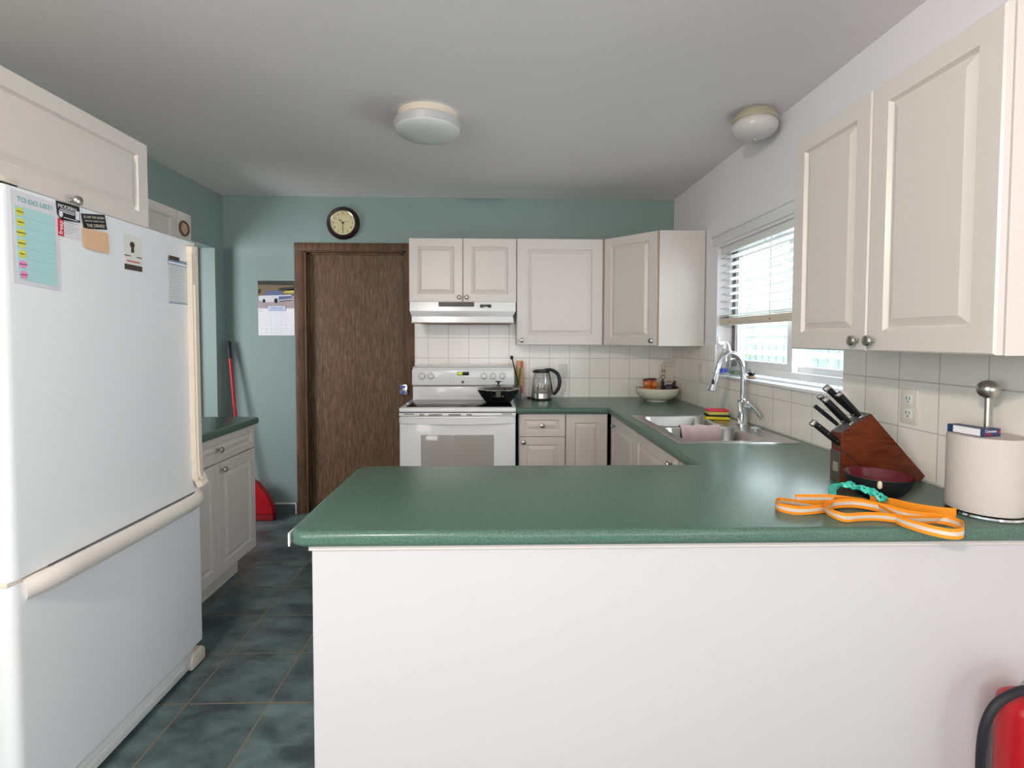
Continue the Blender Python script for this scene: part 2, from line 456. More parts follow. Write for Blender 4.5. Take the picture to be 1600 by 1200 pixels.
# ---- door_1: brown wood door in the back wall
b = B(); box(b, -1.475, -0.735, YB + .045, YB + .085, 0.012, 2.035, .002)
door = struct('door_1', b, M['wood_door'])
b = B()
box(b, -1.50, -1.485, YB - .002, YB + .115, 0, 2.05); box(b, -0.735, -0.72, YB - .002, YB + .115, 0, 2.05); box(b, -1.50, -0.72, YB - .002, YB + .115, 2.035, 2.05)
box(b, -1.485, -1.470, YB + .03, YB + .044, 0, 2.035); box(b, -0.75, -0.735, YB + .03, YB + .044, 0, 2.035); box(b, -1.485, -.735, YB + .03, YB + .044, 2.02, 2.035)
obj('door_jamb', b, M['wood_casing'], door)
b = B()
prism(b, [(-1.568, YB), (-1.568, YB - .012), (-1.555, YB - .018), (-1.512, YB - .012), (-1.496, YB)], 'z', 0, 2.045)
prism(b, [(-0.652, YB), (-0.652, YB - .012), (-0.665, YB - .018), (-0.708, YB - .012), (-0.724, YB)], 'z', 0, 2.045)
box(b, -1.568, -.652, YB - .016, YB, 2.043, 2.104, .003)
obj('door_casing', b, M['wood_casing'], door)
b = B()
box(b, -0.768, -0.706, YB - .030, YB - .018, .935, 1.015, .003)
lp = obj('latch_plate', b, M['chrome'], door, label='small blue-white latch plate')
b = B(); box(b, -0.752, -0.722, YB - .034, YB - .029, .985, 1.003, .001); box(b, -0.757, -0.717, YB - .034, YB - .029, .945, .962, .001)
obj('latch_mark', b, M['blue_ink'], lp)

# unseen window added in the left wall, behind the viewpoint, for the side fill light
b = B()
for y0, y1 in ((-2.4, -2.35), (-1.53, -1.47), (-.65, -.6)): box(b, XL - .11, XL - .05, y0, y1, .85, 2.08)
for z0, z1 in ((.85, .9), (2.03, 2.08)): box(b, XL - .11, XL - .05, -2.4, -.6, z0, z1)
w2 = struct('added_window_2', b, M['win'])
b = B(); box(b, XL - .085, XL - .08, -2.35, -.65, .9, 2.03); obj('pane', b, M['pane'], w2)
b = B()
for y0, y1 in ((-2.2, -2.15), (-1.33, -1.27), (-.45, -.4)): box(b, XR + .06, XR + .12, y0, y1, .82, 2.03)
for z0, z1 in ((.82, .87), (1.98, 2.03)): box(b, XR + .06, XR + .12, -2.2, -.4, z0, z1)
w3 = struct('added_window_3', b, M['win'])  # unseen window added in the right wall to go with its fill light
b = B(); box(b, XR + .09, XR + .095, -2.15, -.45, .87, 1.98); obj('pane', b, M['pane'], w3)

b = B(); box(b, -1.52, -.70, YB + .12, YB + .14, 0, 2.08); struct('door_backing', b, M['wall_white'])  # backing panel added to block the light gap under the brown door

# ---- window_1 in the right wall
XW = XR + .115
b = B()
def fr(b, y0, y1, z0, z1, w, x0, x1):
    box(b, x0, x1, y0, y0 + w, z0, z1); box(b, x0, x1, y1 - w, y1, z0, z1)
    box(b, x0, x1, y0 + w, y1 - w, z0, z0 + w); box(b, x0, x1, y0 + w, y1 - w, z1 - w, z1)
fr(b, WY0, WY1, WZ0 + .02, WZ1, .035, XW - .03, XW + .05)
window = struct('window_1', b, M['win'])
b = B(); fr(b, 2.50, 3.13, WZ0 + .05, WZ1 - .03, .045, XW - .02, XW + .012); obj('sash', b, M['win'], window)
b = B(); fr(b, 2.01, 2.55, WZ0 + .05, WZ1 - .03, .035, XW + .016, XW + .044); obj('sash', b, M['win'], window)
b = B(); box(b, XW - .006, XW - .002, 2.54, 3.09, WZ0 + .09, WZ1 - .07); box(b, XW + .026, XW + .030, 2.04, 2.52, WZ0 + .08, WZ1 - .06); obj('pane', b, M['pane'], window)
b = B(); box(b, XW - .034, XW - .020, 3.088, 3.10, WZ0 + .05, WZ1 - .03); box(b, XW - .034, XW - .02, 3.125, 3.135, WZ0 + .05, WZ1 - .03); obj('track', b, M['grey'], window)
b = B(); box(b, XR - .022, XR + .09, WY0 - .02, WY1 + .012, WZ0 - .014, WZ0 + .002, .003); obj('window_sill', b, M['win'], window)
b = B()
box(b, XR - .002, XR + .006, WY0, WY1, WZ0, WZ0 + .001)
box(b, XR - .014, XR, WY0 - .03, WY1 + .045, WZ1 + .015, WZ1 + .07, .004); box(b, XR - .024, XR, WY0 - .03, WY1 + .052, WZ1 + .068, WZ1 + .084, .004)
obj('window_casing', b, M['win'], window)

# blind
M['slat'] = mat('blind_slat_white', rgb(244, 244, 242), 0.45)
_nt = M['slat'].node_tree; _b = _nt.nodes['Principled BSDF']; _o = _nt.nodes['Material Output']
_t = _nt.nodes.new('ShaderNodeBsdfTranslucent'); _t.inputs['Color'].default_value = (.9, .9, .88, 1); _x = _nt.nodes.new('ShaderNodeMixShader'); _x.inputs['Fac'].default_value = .4
_nt.links.new(_b.outputs[0], _x.inputs[1]); _nt.links.new(_t.outputs[0], _x.inputs[2]); _nt.links.new(_x.outputs[0], _o.inputs['Surface'])
bl = thing('window_blind', (XR + .04, 2.57, 1.46), 'white horizontal slatted blind half lowered over the window above the sink', 'blind')
b = B(); box(b, XR + .018, XR + .062, WY0 + .012, WY1 - .01, WZ1 - .04, WZ1, .003); obj('headrail', b, M['white'], bl)
def slat(z, tilt=-.12, y0=WY0 + .015, y1=WY1 - .012, w=.05):
    b = B(); t = bmesh.new(); n = 6; cx = XR + .04
    top = []
    for i in range(n + 1):
        s = -w / 2 + w * i / n; c = .002 * (1 - (2 * i / n - 1) ** 2)
        x = cx + s * math.cos(tilt); zz = z + s * math.sin(tilt) + c
        top.append([t.verts.new((x, y, zz + d)) for y in (y0, y1) for d in (0, .0028)])
    for a, c in zip(top[:-1], top[1:]):
        t.faces.new((a[0], a[2], c[2], c[0])); t.faces.new((a[1], c[1], c[3], a[3])); t.faces.new((a[0], c[0], c[1], a[1])); t.faces.new((a[2], a[3], c[3], c[2]))
    t.faces.new(top[0]); t.faces.new(top[-1][::-1])
    merge(b, t); return b
for k in range(9): obj('slat', slat(1.868 - k * .0445), M['slat'], bl)
obj('slat', slat(1.503, 0), M['white'], bl)
b = B(); box(b, XR + .014, XR + .066, WY0 + .015, WY1 - .012, 1.456, 1.499, .005); br = obj('bottom_rail', b, M['cream'], bl)
for y in (2.12, 2.57, 3.02):
    b = B(); box(b, XR + .013, XR + .0145, y - .011, y + .011, 1.470, 1.484, .0006); obj('rail_button', b, M['edge'], br)
    for x in (XR + .014, XR + .066):
        b = B(); box(b, x - .0008, x + .0008, y - .0025, y + .0025, 1.46, 1.9); obj('ladder_cord', b, M['white'], bl)
b = B(); tube(b, [(XR + .010, 2.62, 1.9), (XR + .009, 2.62, 1.87), (XR + .009, 2.66, 1.87), (XR + .010, 2.66, 1.9)], .0014, 6); obj('lift_cord', b, M['white'], bl)

# outside the window
plane_box('ground_outside', XR + .3, 9, -8, 12, -.6, -.5, m='outside_ground')
b = B()
for k in range(26): prism(b, [(4.2, -.5 + k * .16), (4.17, -.5 + k * .16), (4.195, -.34 + k * .16), (4.2, -.34 + k * .16)], 'y', 1, 10)
tag(obj('neighbouring_house', b, M['outside_wall'], smooth=False), 'pale lap-sided house wall beyond the window over the sink', 'house')
fe = thing('garden_fence', (2.9, 6, -.5), 'pale greenish garden fence seen through the lower window pane', 'fence')
b = B()
for k in range(40): box(b, 2.9, 2.915, 3.0 + k * .14, 3.0 + k * .14 + .11, -.5, 1.33)
obj('boards', b, M['outside_fence'], fe)
b = B(); box(b, 2.86, 2.9, 3, 8.6, 1.2, 1.26); box(b, 2.86, 2.9, 3, 8.6, .6, .66)
t = bmesh.new()
box(t, 2.85, 2.88, 5.3, 6.6, 1.0, 1.05); 
merge(b, t, Matrix.Translation((0, 5.9, 1.0)) @ Matrix.Rotation(R(28), 4, 'X') @ Matrix.Translation((0, -5.9, -1.0)))
obj('rails', b, M['outside_wall'], fe)

# ================================================================== CABINETRY
def door_panel(bm, o, u, v, n, w, h, th=.019, m=.055):
    """raised-panel thermofoil front; o = lower-left corner on the front plane, n = outward normal"""
    o, u, v, n = Vector(o), Vector(u), Vector(v), Vector(n)
    t = bmesh.new()
    def ring(d, z):
        return [t.verts.new(o + u * a + v * c + n * z) for a, c in ((d, d), (w - d, d), (w - d, h - d), (d, h - d))]
    spec = [(0, -th), (0, -.004), (.004, 0), (m, 0), (m + .008, -.010), (m + .011, -.010), (m + .032, -.0008)]
    rs = [ring(*s) for s in spec]
    t.faces.new(rs[0][::-1])
    for a, c in zip(rs[:-1], rs[1:]):
        for k in range(4): t.faces.new((a[k], a[(k + 1) % 4], c[(k + 1) % 4], c[k]))
    t.faces.new(rs[-1])
    merge(bm, t)

def knob(parent, p, n):
    b = B()
    lathe(b, [(0, 0), (.006, 0), (.005, .003), (.0045, .012), (.008, .015), (.0145, .019), (.0155, .023), (.013, .028), (.007, .0305), (0, .031)], p, n, 20)
    return obj('knob', b, M['nickel'], parent)

X, Y_, Z = Vector((1, 0, 0)), Vector((0, 1, 0)), Vector((0, 0, 1))
def front(parent, name, o, u, n, w, h, kn=None, m=.055):
    """kn = (along u, height) of the knob"""
    b = B(); door_panel(b, o, u, Z, n, w, h, m=m)
    d = obj(name, b, M['cab'], parent, True, 20)
    if kn: knob(d, Vector(o) + Vector(u) * kn[0] + Z * kn[1], n)
    return d
NB = (0, -1, 0)   # back-wall cabinets face -Y

# cabinet over the hood
c = thing('wall_cabinet', (-.255, 3.81, 1.632), 'short white two-door wall cabinet above the range hood', 'cabinet')
b = B(); box(b, -.638, .128, 3.671, 3.972, 1.632, 2.087); obj('carcass', b, M['cab_in'], c, False)
front(c, 'door', (-.637, 3.65, 1.633), X, NB, .380, .452, (.356, .032), .058)
front(c, 'door', (-.253, 3.65, 1.633), X, NB, .380, .452, (.026, .032), .058)
# single-door cabinet
c = thing('wall_cabinet', (.44, 3.81, 1.325), 'tall white single-door wall cabinet above the glass kettle', 'cabinet')
b = B(); box(b, .131, .752, 3.671, 3.972, 1.325, 2.087); obj('carcass', b, M['cab_in'], c, False)
front(c, 'door', (.132, 3.65, 1.326), X, NB, .617, .76, (.034, .034), .075)
# corner diagonal cabinet
c = thing('corner_wall_cabinet', (1.06, 3.66, 1.325), 'white diagonal corner wall cabinet between the two walls left of the window', 'cabinet')
b = B(); prism(b, [(.757, 3.972), (.757, 3.675), (1.062, 3.362), (1.062, 3.345), (1.366, 3.345), (1.366, 3.972)], 'z', 1.325, 2.087); obj('carcass', b, M['cab'], c, False)
p0, p1 = Vector((.757, 3.652, 1.326)), Vector((1.046, 3.347, 1.326)); u = (p1 - p0); w = u.length; u.normalize(); n = Vector((u.y, -u.x, 0))
front(c, 'door', p0 + u * .002, u, n, w - .004, .76, (w - .034, .034), .058)
b = B(); box(b, 1.049, 1.0525, 3.342, 3.348, 1.325, 2.087); obj('edge_band', b, M['edge'], c, False)
b = B(); box(b, .7525, .756, 3.655, 3.671, 1.325, 2.087); obj('edge_band', b, M['edge'], c, False)

# right wall cabinet
c = thing('wall_cabinet', (1.21, 1.44, 1.335), 'large white two-door wall cabinet in the right foreground above the knife block', 'cabinet')
b = B(); box(b, 1.082, 1.366, 1.056, 1.815, 1.335, 2.078); obj('carcass', b, M['cab'], c, False)
front(c, 'door', (1.06, 1.815, 1.336), -Y_, (-1, 0, 0), .375, .741, (.345, .03), .058)
front(c, 'door', (1.06, 1.436, 1.336), -Y_, (-1, 0, 0), .378, .741, (.03, .03), .058)

# cabinet over the fridge and the left wall cabinet
c = thing('fridge_top_cabinet', (-1.7, 1.6, 1.79), 'white cabinet with one wide panel mounted above the fridge', 'cabinet')
b = B(); box(b, -2.102, -1.332, 1.17, 1.955, 1.79, 2.088); obj('carcass', b, M['cab_in'], c, False)
front(c, 'door', (-1.31, 1.172, 1.777), Y_, (1, 0, 0), .786, .310, (.435, .012), .052)
c = thing('wall_cabinet', (-1.95, 2.6, 1.4), 'small white wall cabinet showing between the fridge top and the teal wall', 'cabinet')
b = B(); box(b, -2.102, -1.822, 2.22, 3.02, 1.75, 2.088); obj('carcass', b, M['cab_in'], c, False)
front(c, 'door', (-1.80, 2.22, 1.75), Y_, (1, 0, 0), .70, .338, None, .052)
b = B(); box(b, -1.822, -1.800, 2.923, 3.052, 1.75, 2.088, .006); obj('end_panel', b, M['cab'], c)
dl = thing('wall_dial', (-1.798, 2.975, 1.995), 'small round brown-rimmed dial on the end panel of the left wall cabinet', 'dial')
b = B(); lathe(b, [(.034, 0), (.044, 0), (.045, .006), (.038, .012), (.034, .006)], (-1.799, 2.975, 1.995), (1, 0, 0), 28, closed=True); obj('rim', b, mat('brown_rim', rgb(116, 84, 60), .4), dl)
b = B(); lathe(b, [(0, 0), (.036, 0), (.036, .003), (0, .003)], (-1.799, 2.975, 1.995), (1, 0, 0), 28); obj('face', b, mat('tan_face', rgb(196, 168, 150), .5), dl)

# base cabinets, back run
c = thing('base_cabinet', (.3, 3.66, 0), 'white base cabinet with a top drawer over a door right of the stove', 'cabinet')
b = B(); box(b, .137, .450, 3.39, 3.96, .10, .872); box(b, .137, .450, 3.45, 3.96, 0, .10); obj('carcass', b, M['cab_in'], c, False)
front(c, 'drawer', (.139, 3.37, .716), X, NB, .309, .152, (.154, .076), .038)
front(c, 'door', (.139, 3.37, .105), X, NB, .309, .608, (.030, .576), .05)
c = thing('base_cabinet', (.6, 3.66, 0), 'narrow white base cabinet with one plain door in the inner corner', 'cabinet')
b = B(); box(b, .4525, .735, 3.39, 3.96, .10, .872); box(b, .4525, .735, 3.45, 3.96, 0, .10); obj('carcass', b, M['cab_in'], c, False)
front(c, 'door', (.454, 3.37, .105), X, NB, .279, .763, None, .058)
# sink cabinet (faces -X)
c = thing('sink_base_cabinet', (1.0, 2.6, 0), 'white sink base cabinet with slanting-looking doors under the sink counter', 'cabinet')
b = B(); box(b, .772, .79, 1.83, 3.366, .10, .872); box(b, .80, 1.36, 1.83, 1.848, .0, .872); box(b, .772, 1.36, 1.83, 3.366, .09, .10); box(b, .82, .83, 1.83, 3.366, 0, .10)
obj('carcass', b, M['cab_in'], c, False)
WXN = (-1, 0, 0)
front(c, 'door', (.75, 3.345, .105), -Y_, WXN, .585, .763, (.13, .71), .058)
front(c, 'door', (.75, 2.756, .105), -Y_, WXN, .625, .763, (.60, .725), .058)

# peninsula body
c = thing('peninsula_base', (.45, 1.5, 0), 'plain white back panel of the peninsula below the green counter in the foreground', 'cabinet')
b = B(); box(b, -.446, 1.366, 1.212, 1.232, 0, .873, .001); obj('back_panel', b, M['pen'], c, False)
b = B(); box(b, -.446, -.428, 1.232, 1.80, 0, .873); obj('side_panel', b, M['pen'], c, False)
b = B(); box(b, -.428, .75, 1.78, 1.80, .1, .873); box(b, -.428, .75, 1.72, 1.74, 0, .1); obj('kitchen_side', b, M['cab'], c, False)
b = B(); box(b, -.452, 1.366, 1.206, 1.212, .862, .876, .001); obj('top_trim', b, M['cab'], c, False)

# ================================================================== COUNTERTOPS
def slab(xs, ys, inside, z0, z1, corners=(), bev=.014, keep=None):
    """grid slab: faces for every cell where inside(cx, cy); soft front edges"""
    t = bmesh.new(); V = {}
    def v(x, y):
        k = (round(x, 5), round(y, 5))
        if k not in V: V[k] = t.verts.new((x, y, z1))
        return V[k]
    for i in range(len(xs) - 1):
        for j in range(len(ys) - 1):
            if inside((xs[i] + xs[i + 1]) / 2, (ys[j] + ys[j + 1]) / 2):
                t.faces.new((v(xs[i], ys[j]), v(xs[i + 1], ys[j]), v(xs[i + 1], ys[j + 1]), v(xs[i], ys[j + 1])))
    for (cx, cy, r) in corners:
        vv = V[(round(cx, 5), round(cy, 5))]
        bmesh.ops.bevel(t, geom=[vv], offset=r, segments=8, profile=0.5, affect='VERTICES')
    top = list(t.faces)
    ext = bmesh.ops.extrude_face_region(t, geom=top, use_keep_orig=True)
    nv = [e for e in ext['geom'] if isinstance(e, bmesh.types.BMVert)]
    bmesh.ops.translate(t, verts=nv, vec=(0, 0, z0 - z1))
    bmesh.ops.recalc_face_normals(t, faces=t.faces)
    es = []
    for e in t.edges:
        if len(e.link_faces) != 2: continue
        a, c = e.link_faces
        if abs(a.normal.z) > .9 and abs(c.normal.z) > .9: continue
        if abs(a.normal.z) < .5 and abs(c.normal.z) < .5: continue
        mid = (e.verts[0].co + e.verts[1].co) / 2
        if keep(mid.x, mid.y): es.append(e)
    bmesh.ops.bevel(t, geom=es, offset=bev, segments=5, profile=0.5, affect='EDGES')
    return t
SX0, SX1, SY0, SY1 = .82, 1.30, 2.20, 2.955
def ins(x, y):
    if SX0 < x < SX1 and SY0 < y < SY1: return False
    return (y < 1.82) or (x > .726) or (y > 3.33)
def keep(x, y):
    if y > 3.97 or x > 1.36: return False
    if SX0 - .001 <= x <= SX1 + .001 and SY0 - .001 <= y <= SY1 + .001: return False
    if x < .12 and y > 3.3 and abs(x - .118) < .001: return False
    return True
b = slab([-.50, .118, .726, SX0, SX1, 1.366], [1.185, 1.82, SY0, SY1, 3.33, 3.972],
         lambda x, y: ins(x, y) and not (x < .118 and y > 1.82), .876, .914, [(-.50, 1.185, .05), (-.50, 1.82, .06)], .014, keep)
ct = obj('countertop', b, M['counter'], None, True, 40)
tag(ct, 'speckled green laminate countertop running around the sink and across the peninsula', 'countertop')
b = B(); box(b, -.492, -.4885, 1.187, 1.1905, .881, .909); box(b, -.4965, -.4935, 1.196, 1.225, .881, .909, .001); obj('end_cap', b, M['white'], ct, False, label='thin white end strip')
b = slab([XL + .005, -1.385], [2.16, 2.985], lambda x, y: True, .876, .914, [(-1.385, 2.985, .03)], .014, lambda x, y: x > -1.45 or y > 2.98)
tag(obj('countertop', b, M['counter'], None, True, 40), 'short dark green countertop on the left base cabinet beyond the fridge', 'countertop')

# left base cabinet
c = thing('base_cabinet', (-1.75, 2.6, 0), 'white base cabinet with drawer and two doors beyond the fridge', 'cabinet')
b = B(); box(b, -2.10, -1.44, 2.19, 2.98, .15, .873); box(b, -2.10, -1.53, 2.19, 2.98, 0, .15); obj('carcass', b, M['cab_in'], c, False)
EX = (1, 0, 0)
front(c, 'drawer', (-1.42, 2.195, .738), Y_, EX, .787, .130, (.395, .066), .035)
front(c, 'door', (-1.42, 2.195, .152), Y_, EX, .391, .580, None, .055)
front(c, 'door', (-1.42, 2.590, .152), Y_, EX, .392, .580, (.032, .545), .055)

# ================================================================== SINK + FAUCET
sk = thing('kitchen_sink', (1.06, 2.58, .73), 'stainless steel double-bowl sink set in the green counter under the window', 'sink')
def rr_ring(t, x0, x1, y0, y1, r, z, n=5):
    out = []
    for cx, cy, a0 in ((x1 - r, y1 - r, 0), (x0 + r, y1 - r, PI / 2), (x0 + r, y0 + r, PI), (x1 - r, y0 + r, 1.5 * PI)):
        for k in range(n + 1):
            a = a0 + PI / 2 * k / n
            out.append(t.verts.new((cx + r * math.cos(a), cy + r * math.sin(a), z)))
    return out
def bridge(t, a, c):
    n = len(a)
    for k in range(n): t.faces.new((a[k], a[(k + 1) % n], c[(k + 1) % n], c[k]))
b = B()
bowls = [(.835, 1.205, 2.60, 2.945), (.835, 1.205, 2.215, 2.57)]
t = bmesh.new()
xs = [.792, .835, 1.205, 1.322]; ys = [2.178, 2.215, 2.57, 2.60, 2.945, 2.978]
V = {}
def vv_(x, y):
    if (x, y) not in V: V[(x, y)] = t.verts.new((x, y, .9185))
    return V[(x, y)]
for i in range(3):
    for j in range(5):
        if i == 1 and j in (1, 3): continue
        t.faces.new((vv_(xs[i], ys[j]), vv_(xs[i + 1], ys[j]), vv_(xs[i + 1], ys[j + 1]), vv_(xs[i], ys[j + 1])))
# rolled rim
o0 = rr_ring(t, .792, 1.322, 2.178, 2.978, .001, .9185); o1 = rr_ring(t, .788, 1.326, 2.174, 2.982, .004, .9145); bridge(t, o0, o1)
for (x0, x1, y0, y1) in bowls:
    rs = [rr_ring(t, x0, x1, y0, y1, .0006, .9185), rr_ring(t, x0 + .002, x1 - .002, y0 + .002, y1 - .002, .05, .9182),
          rr_ring(t, x0 + .007, x1 - .007, y0 + .007, y1 - .007, .05, .912), rr_ring(t, x0 + .014, x1 - .014, y0 + .014, y1 - .014, .055, .78),
          rr_ring(t, x0 + .03, x1 - .03, y0 + .03, y1 - .03, .05, .752), rr_ring(t, x0 + .06, x1 - .06, y0 + .06, y1 - .06, .04, .742)]
    for a, c in zip(rs[:-1], rs[1:]): bridge(t, a, c)
    t.faces.new(rs[-1])
bmesh.ops.recalc_face_normals(t, faces=t.faces)
me = bpy.data.meshes.new('x'); t.to_mesh(me); t.free(); b.from_mesh(me)
obj('basin', b, M['steel'], sk, True, 50)
for (x0, x1, y0, y1) in bowls:
    b = B(); lathe(b, [(0, 0), (.02, 0), (.022, .003), (.042, .004), (.043, .0), (0, -.001)], ((x0 + x1) / 2 + .03, (y0 + y1) / 2, .7425)); obj('drain', b, M['chrome'], sk)

fc = thing('kitchen_faucet', (1.285, 2.63, .9185), 'chrome pull-down gooseneck faucet standing behind the sink', 'faucet')
b = B()
lathe(b, [(0, 0), (.030, 0), (.030, .006), (.024, .012), (.022, .05), (.0215, .11), (.024, .12), (.024, .135), (.014, .142), (0, .142)], (1.285, 2.63, .9185))
obj('body', b, M['chrome'], fc)
pts = smooth_path([(1.285, 2.63, 1.05), (1.286, 2.63, 1.13), (1.285, 2.63, 1.20), (1.275, 2.63, 1.25), (1.250, 2.63, 1.284), (1.214, 2.63, 1.298), (1.180, 2.63, 1.283), (1.158, 2.63, 1.248), (1.146, 2.63, 1.205)], 5)
b = B(); tube(b, pts, .0135, 16); obj('gooseneck', b, M['chrome'], fc)
e = Vector(pts[-1]); dr = (Vector(pts[-1]) - Vector(pts[-2])).normalized()
b = B(); lathe(b, [(0, 0), (.0135, 0), (.0145, .004), (.0135, .008), (.0155, .02), (.0215, .08), (.0245, .106), (.021, .112), (0, .112)], e, dr, 24); hd = obj('spray_head', b, M['chrome'], fc)
b = B(); q = e + dr * .058 + Vector((-.012, -.016, 0)); sphere(b, q, .011, .6, .6, 1.5, 16, 10); obj('spray_button', b, M['black'], hd)
b = B()
cyl(b, (1.285, 2.63, 1.02), (1.318, 2.60, 1.015), .014, .013)
tube(b, smooth_path([(1.30, 2.615, 1.035), (1.315, 2.60, 1.025), (1.328, 2.575, .998), (1.338, 2.55, .972)], 4), .011, 12, flat=.55)
obj('handle', b, M['chrome'], fc)
b = B(); lathe(b, [(0, 0), (.024, 0), (.025, .004), (.020, .010), (.012, .014), (0, .015)], (1.29, 2.50, .9185)); tag(obj('sink_hole_cover', b, M['chrome']), 'round chrome cap on the sink deck right of the faucet', 'cap')

# sponges
def sponge(z0, z1, m1, cx, cy, rot, L=.062, W=.038, mm=None, zs=None):
    pass
def sponge_bm(cx, cy, z0, z1, rot, L, W, bev=.006):
    b = B(); box(b, -L, L, -W, W, z0, z1, bev, 3, Matrix.Translation((cx, cy, 0)) @ Matrix.Rotation(rot, 4, 'Z')); return b
s = thing('sponge', (1.235, 2.83, .919), 'yellow sponge with dark scourer layer, bottom of the pair by the sink', 'sponge', None)
obj('foam', sponge_bm(1.235, 2.83, .919, .937, -.25, .064, .042), M['sp_yel'], s)
obj('scourer', sponge_bm(1.235, 2.83, .937, .944, -.25, .064, .042, .002), M['sp_green'], s)
s = thing('sponge', (1.24, 2.835, .944), 'pale yellow sponge with pink-red top, lying on the other sponge', 'sponge', None)
obj('foam', sponge_bm(1.24, 2.835, .944, .963, -.1, .055, .036), mat('pale_yellow_foam', rgb(214, 206, 110), .95, bump=(500, .8)), s)
obj('scourer', sponge_bm(1.24, 2.835, .963, .975, -.1, .055, .036, .003), M['sp_red'], s)

# dish cloth over the divider
t = bmesh.new(); nx, ny = 22, 18
prof = [(2.555, .842), (2.553, .86), (2.554, .88), (2.558, .90), (2.566, .917), (2.578, .9265), (2.592, .9265), (2.604, .917), (2.610, .90), (2.613, .885)]
prof = [(p.y, p.z) for p in smooth_path([(0, a, c) for a, c in prof], 3)]
g = []
for i in range(nx + 1):
    x = .935 + .205 * i / nx; row = []
    for j, (y, z) in enumerate(prof):
        wv = .0025 * math.sin(i * .9) * (1 if z < .915 else .2) + .0015 * math.sin(i * 2.3 + j)
        x2 = x + (.918 - z) * .10 * (0.5 - i / nx)
        row.append(t.verts.new((x2, y + wv * (1 if y < 2.585 else -1) - .003, z + .002 * math.sin(i * .7))))
    g.append(row)
for i in range(nx):
    for j in range(len(prof) - 1): t.faces.new((g[i][j], g[i + 1][j], g[i + 1][j + 1], g[i][j + 1]))
bmesh.ops.solidify(t, geom=list(t.faces), thickness=.005)
b = B(); merge(b, t); tag(obj('dish_cloth', b, M['cloth'], None, True, 80), 'pinkish grey dishcloth draped over the divider of the sink', 'cloth')

# ================================================================== STOVE
st = thing('kitchen_stove', (-.26, 3.6, 0), 'white freestanding electric stove with black glass cooktop beside the brown door', 'stove')
b = B(); box(b, -.634, .112, 3.285, 3.955, .02, .905, .004); obj('body', b, M['appl'], st)
b = B()
t = bmesh.new()
box(b, -.640, .115, 3.262, 3.76, .895, .926, .011, 4)
obj('cooktop_frame', b, M['appl'], st)
b = B(); box(b, -.600, .090, 3.300, 3.690, .924, .9285, .002); obj('glass_cooktop', b, M['black_gloss'], st)
b = B(); box(b, -.636, .113, 3.252, 3.29, .875, .893, .003); obj('vent_trim', b, M['appl'], st)
b = B()
box(b, -.630, .108, 3.262, 3.285, .893, .8965)
for x0, x1 in ((-.605, -.54), (.022, .087)): box(b, x0, x1, 3.2505, 3.254, .8845, .8885)
for x0, x1 in ((-.505, -.475), (-.445, -.36), (-.32, -.24), (-.205, -.17)):
    for z in (.884, .8775): box(b, x0, x1, 3.2505, 3.254, z, z + .003)
obj('vent_slot', b, M['dark'], st, False)
# oven door
b = B(); box(b, -.632, .110, 3.248, 3.285, .22, .872, .006, 3)
od = obj('oven_door', b, M['appl'], st)
t = bmesh.new()
b = B()
hp = smooth_path([(-.628, 3.246, .852), (-.56, 3.222, .850), (-.26, 3.208, .846), (.04, 3.222, .850), (.106, 3.246, .852)], 6)
ribbon(b, hp, .036, .016); obj('door_handle', b, M['appl'], od)
b = B(); box(b, -.495, -.028, 3.2455, 3.250, .42, .752, .004, 3); obj('oven_window', b, mat('smoky_oven_glass', rgb(170, 164, 158), .08, coat=.3), od)
b = B(); box(b, -.632, .110, 3.255, 3.285, .04, .20, .006, 3); obj('drawer', b, M['appl'], st)
# backguard
b = B()
prism(b, [(3.70, .922), (3.705, 1.02), (3.72, 1.028), (3.955, 1.028), (3.955, .922)], 'x', -.622, .112, .003)
obj('backguard_base', b, M['appl'], st)
b = B(); box(b, -.626, .116, 3.684, 3.95, 1.032, 1.145, .008, 3)
prism(b, [(3.69, 1.138), (3.70, 1.158), (3.73, 1.168), (3.95, 1.172), (3.95, 1.13)], 'x', -.622, .112, .003)
bg = obj('control_panel', b, M['appl'], st)
b = B(); box(b, -.622, .112, 3.695, 3.9, 1.0275, 1.0325); box(b, -.53, -.48, 3.692, 3.70, 1.0255, 1.0285); obj('panel_gap', b, mat('grey_seam', rgb(150, 148, 146), .6), st)
def at_bg(u): return u
for kx in (-.553, -.488, -.106, -.040, .030):
    b = B(); lathe(b, [(.021, 0), (.0235, 0), (.0235, .002), (.021, .002)], (kx, 3.684, 1.100), NB, 28, closed=True); kr = obj('dial_ring', b, M['grey_ink'], bg)
    b = B(); lathe(b, [(0, 0), (.019, 0), (.018, .012), (.015, .015), (0, .015)], (kx, 3.684, 1.100), NB, 28)
    box(b, kx - .003, kx + .003, 3.655, 3.672, 1.083, 1.117, .002)
    kk = obj('knob', b, M['appl'], bg)
    b = B(); box(b, kx - .001, kx + .001, 3.6825, 3.684, 1.128, 1.134); obj('dial_mark', b, M['grey_ink'], bg)
    b = B(); box(b, kx - .005, kx + .005, 3.654, 3.66, 1.079, 1.084); obj('pointer_mark', b, M['grey_ink'], kk)
b = B(); box(b, -.297, -.213, 3.681, 3.686, 1.105, 1.131, .001); ds = obj('display', b, M['black_gloss'], bg)
b = B(); box(b, -.294, -.262, 3.680, 3.682, 1.110, 1.127); obj('lit_segment', b, M['display'], ds)
FY = lambda x, y, z: Matrix.Translation((x, y, z)) @ Matrix.Rotation(PI / 2, 4, 'X')
b = B(); text_bm(b, '6:30', .016, FY(-.278, 3.6795, 1.1185)); obj('digits', b, mat('dark_digit', rgb(70, 90, 20), .6), ds, False)
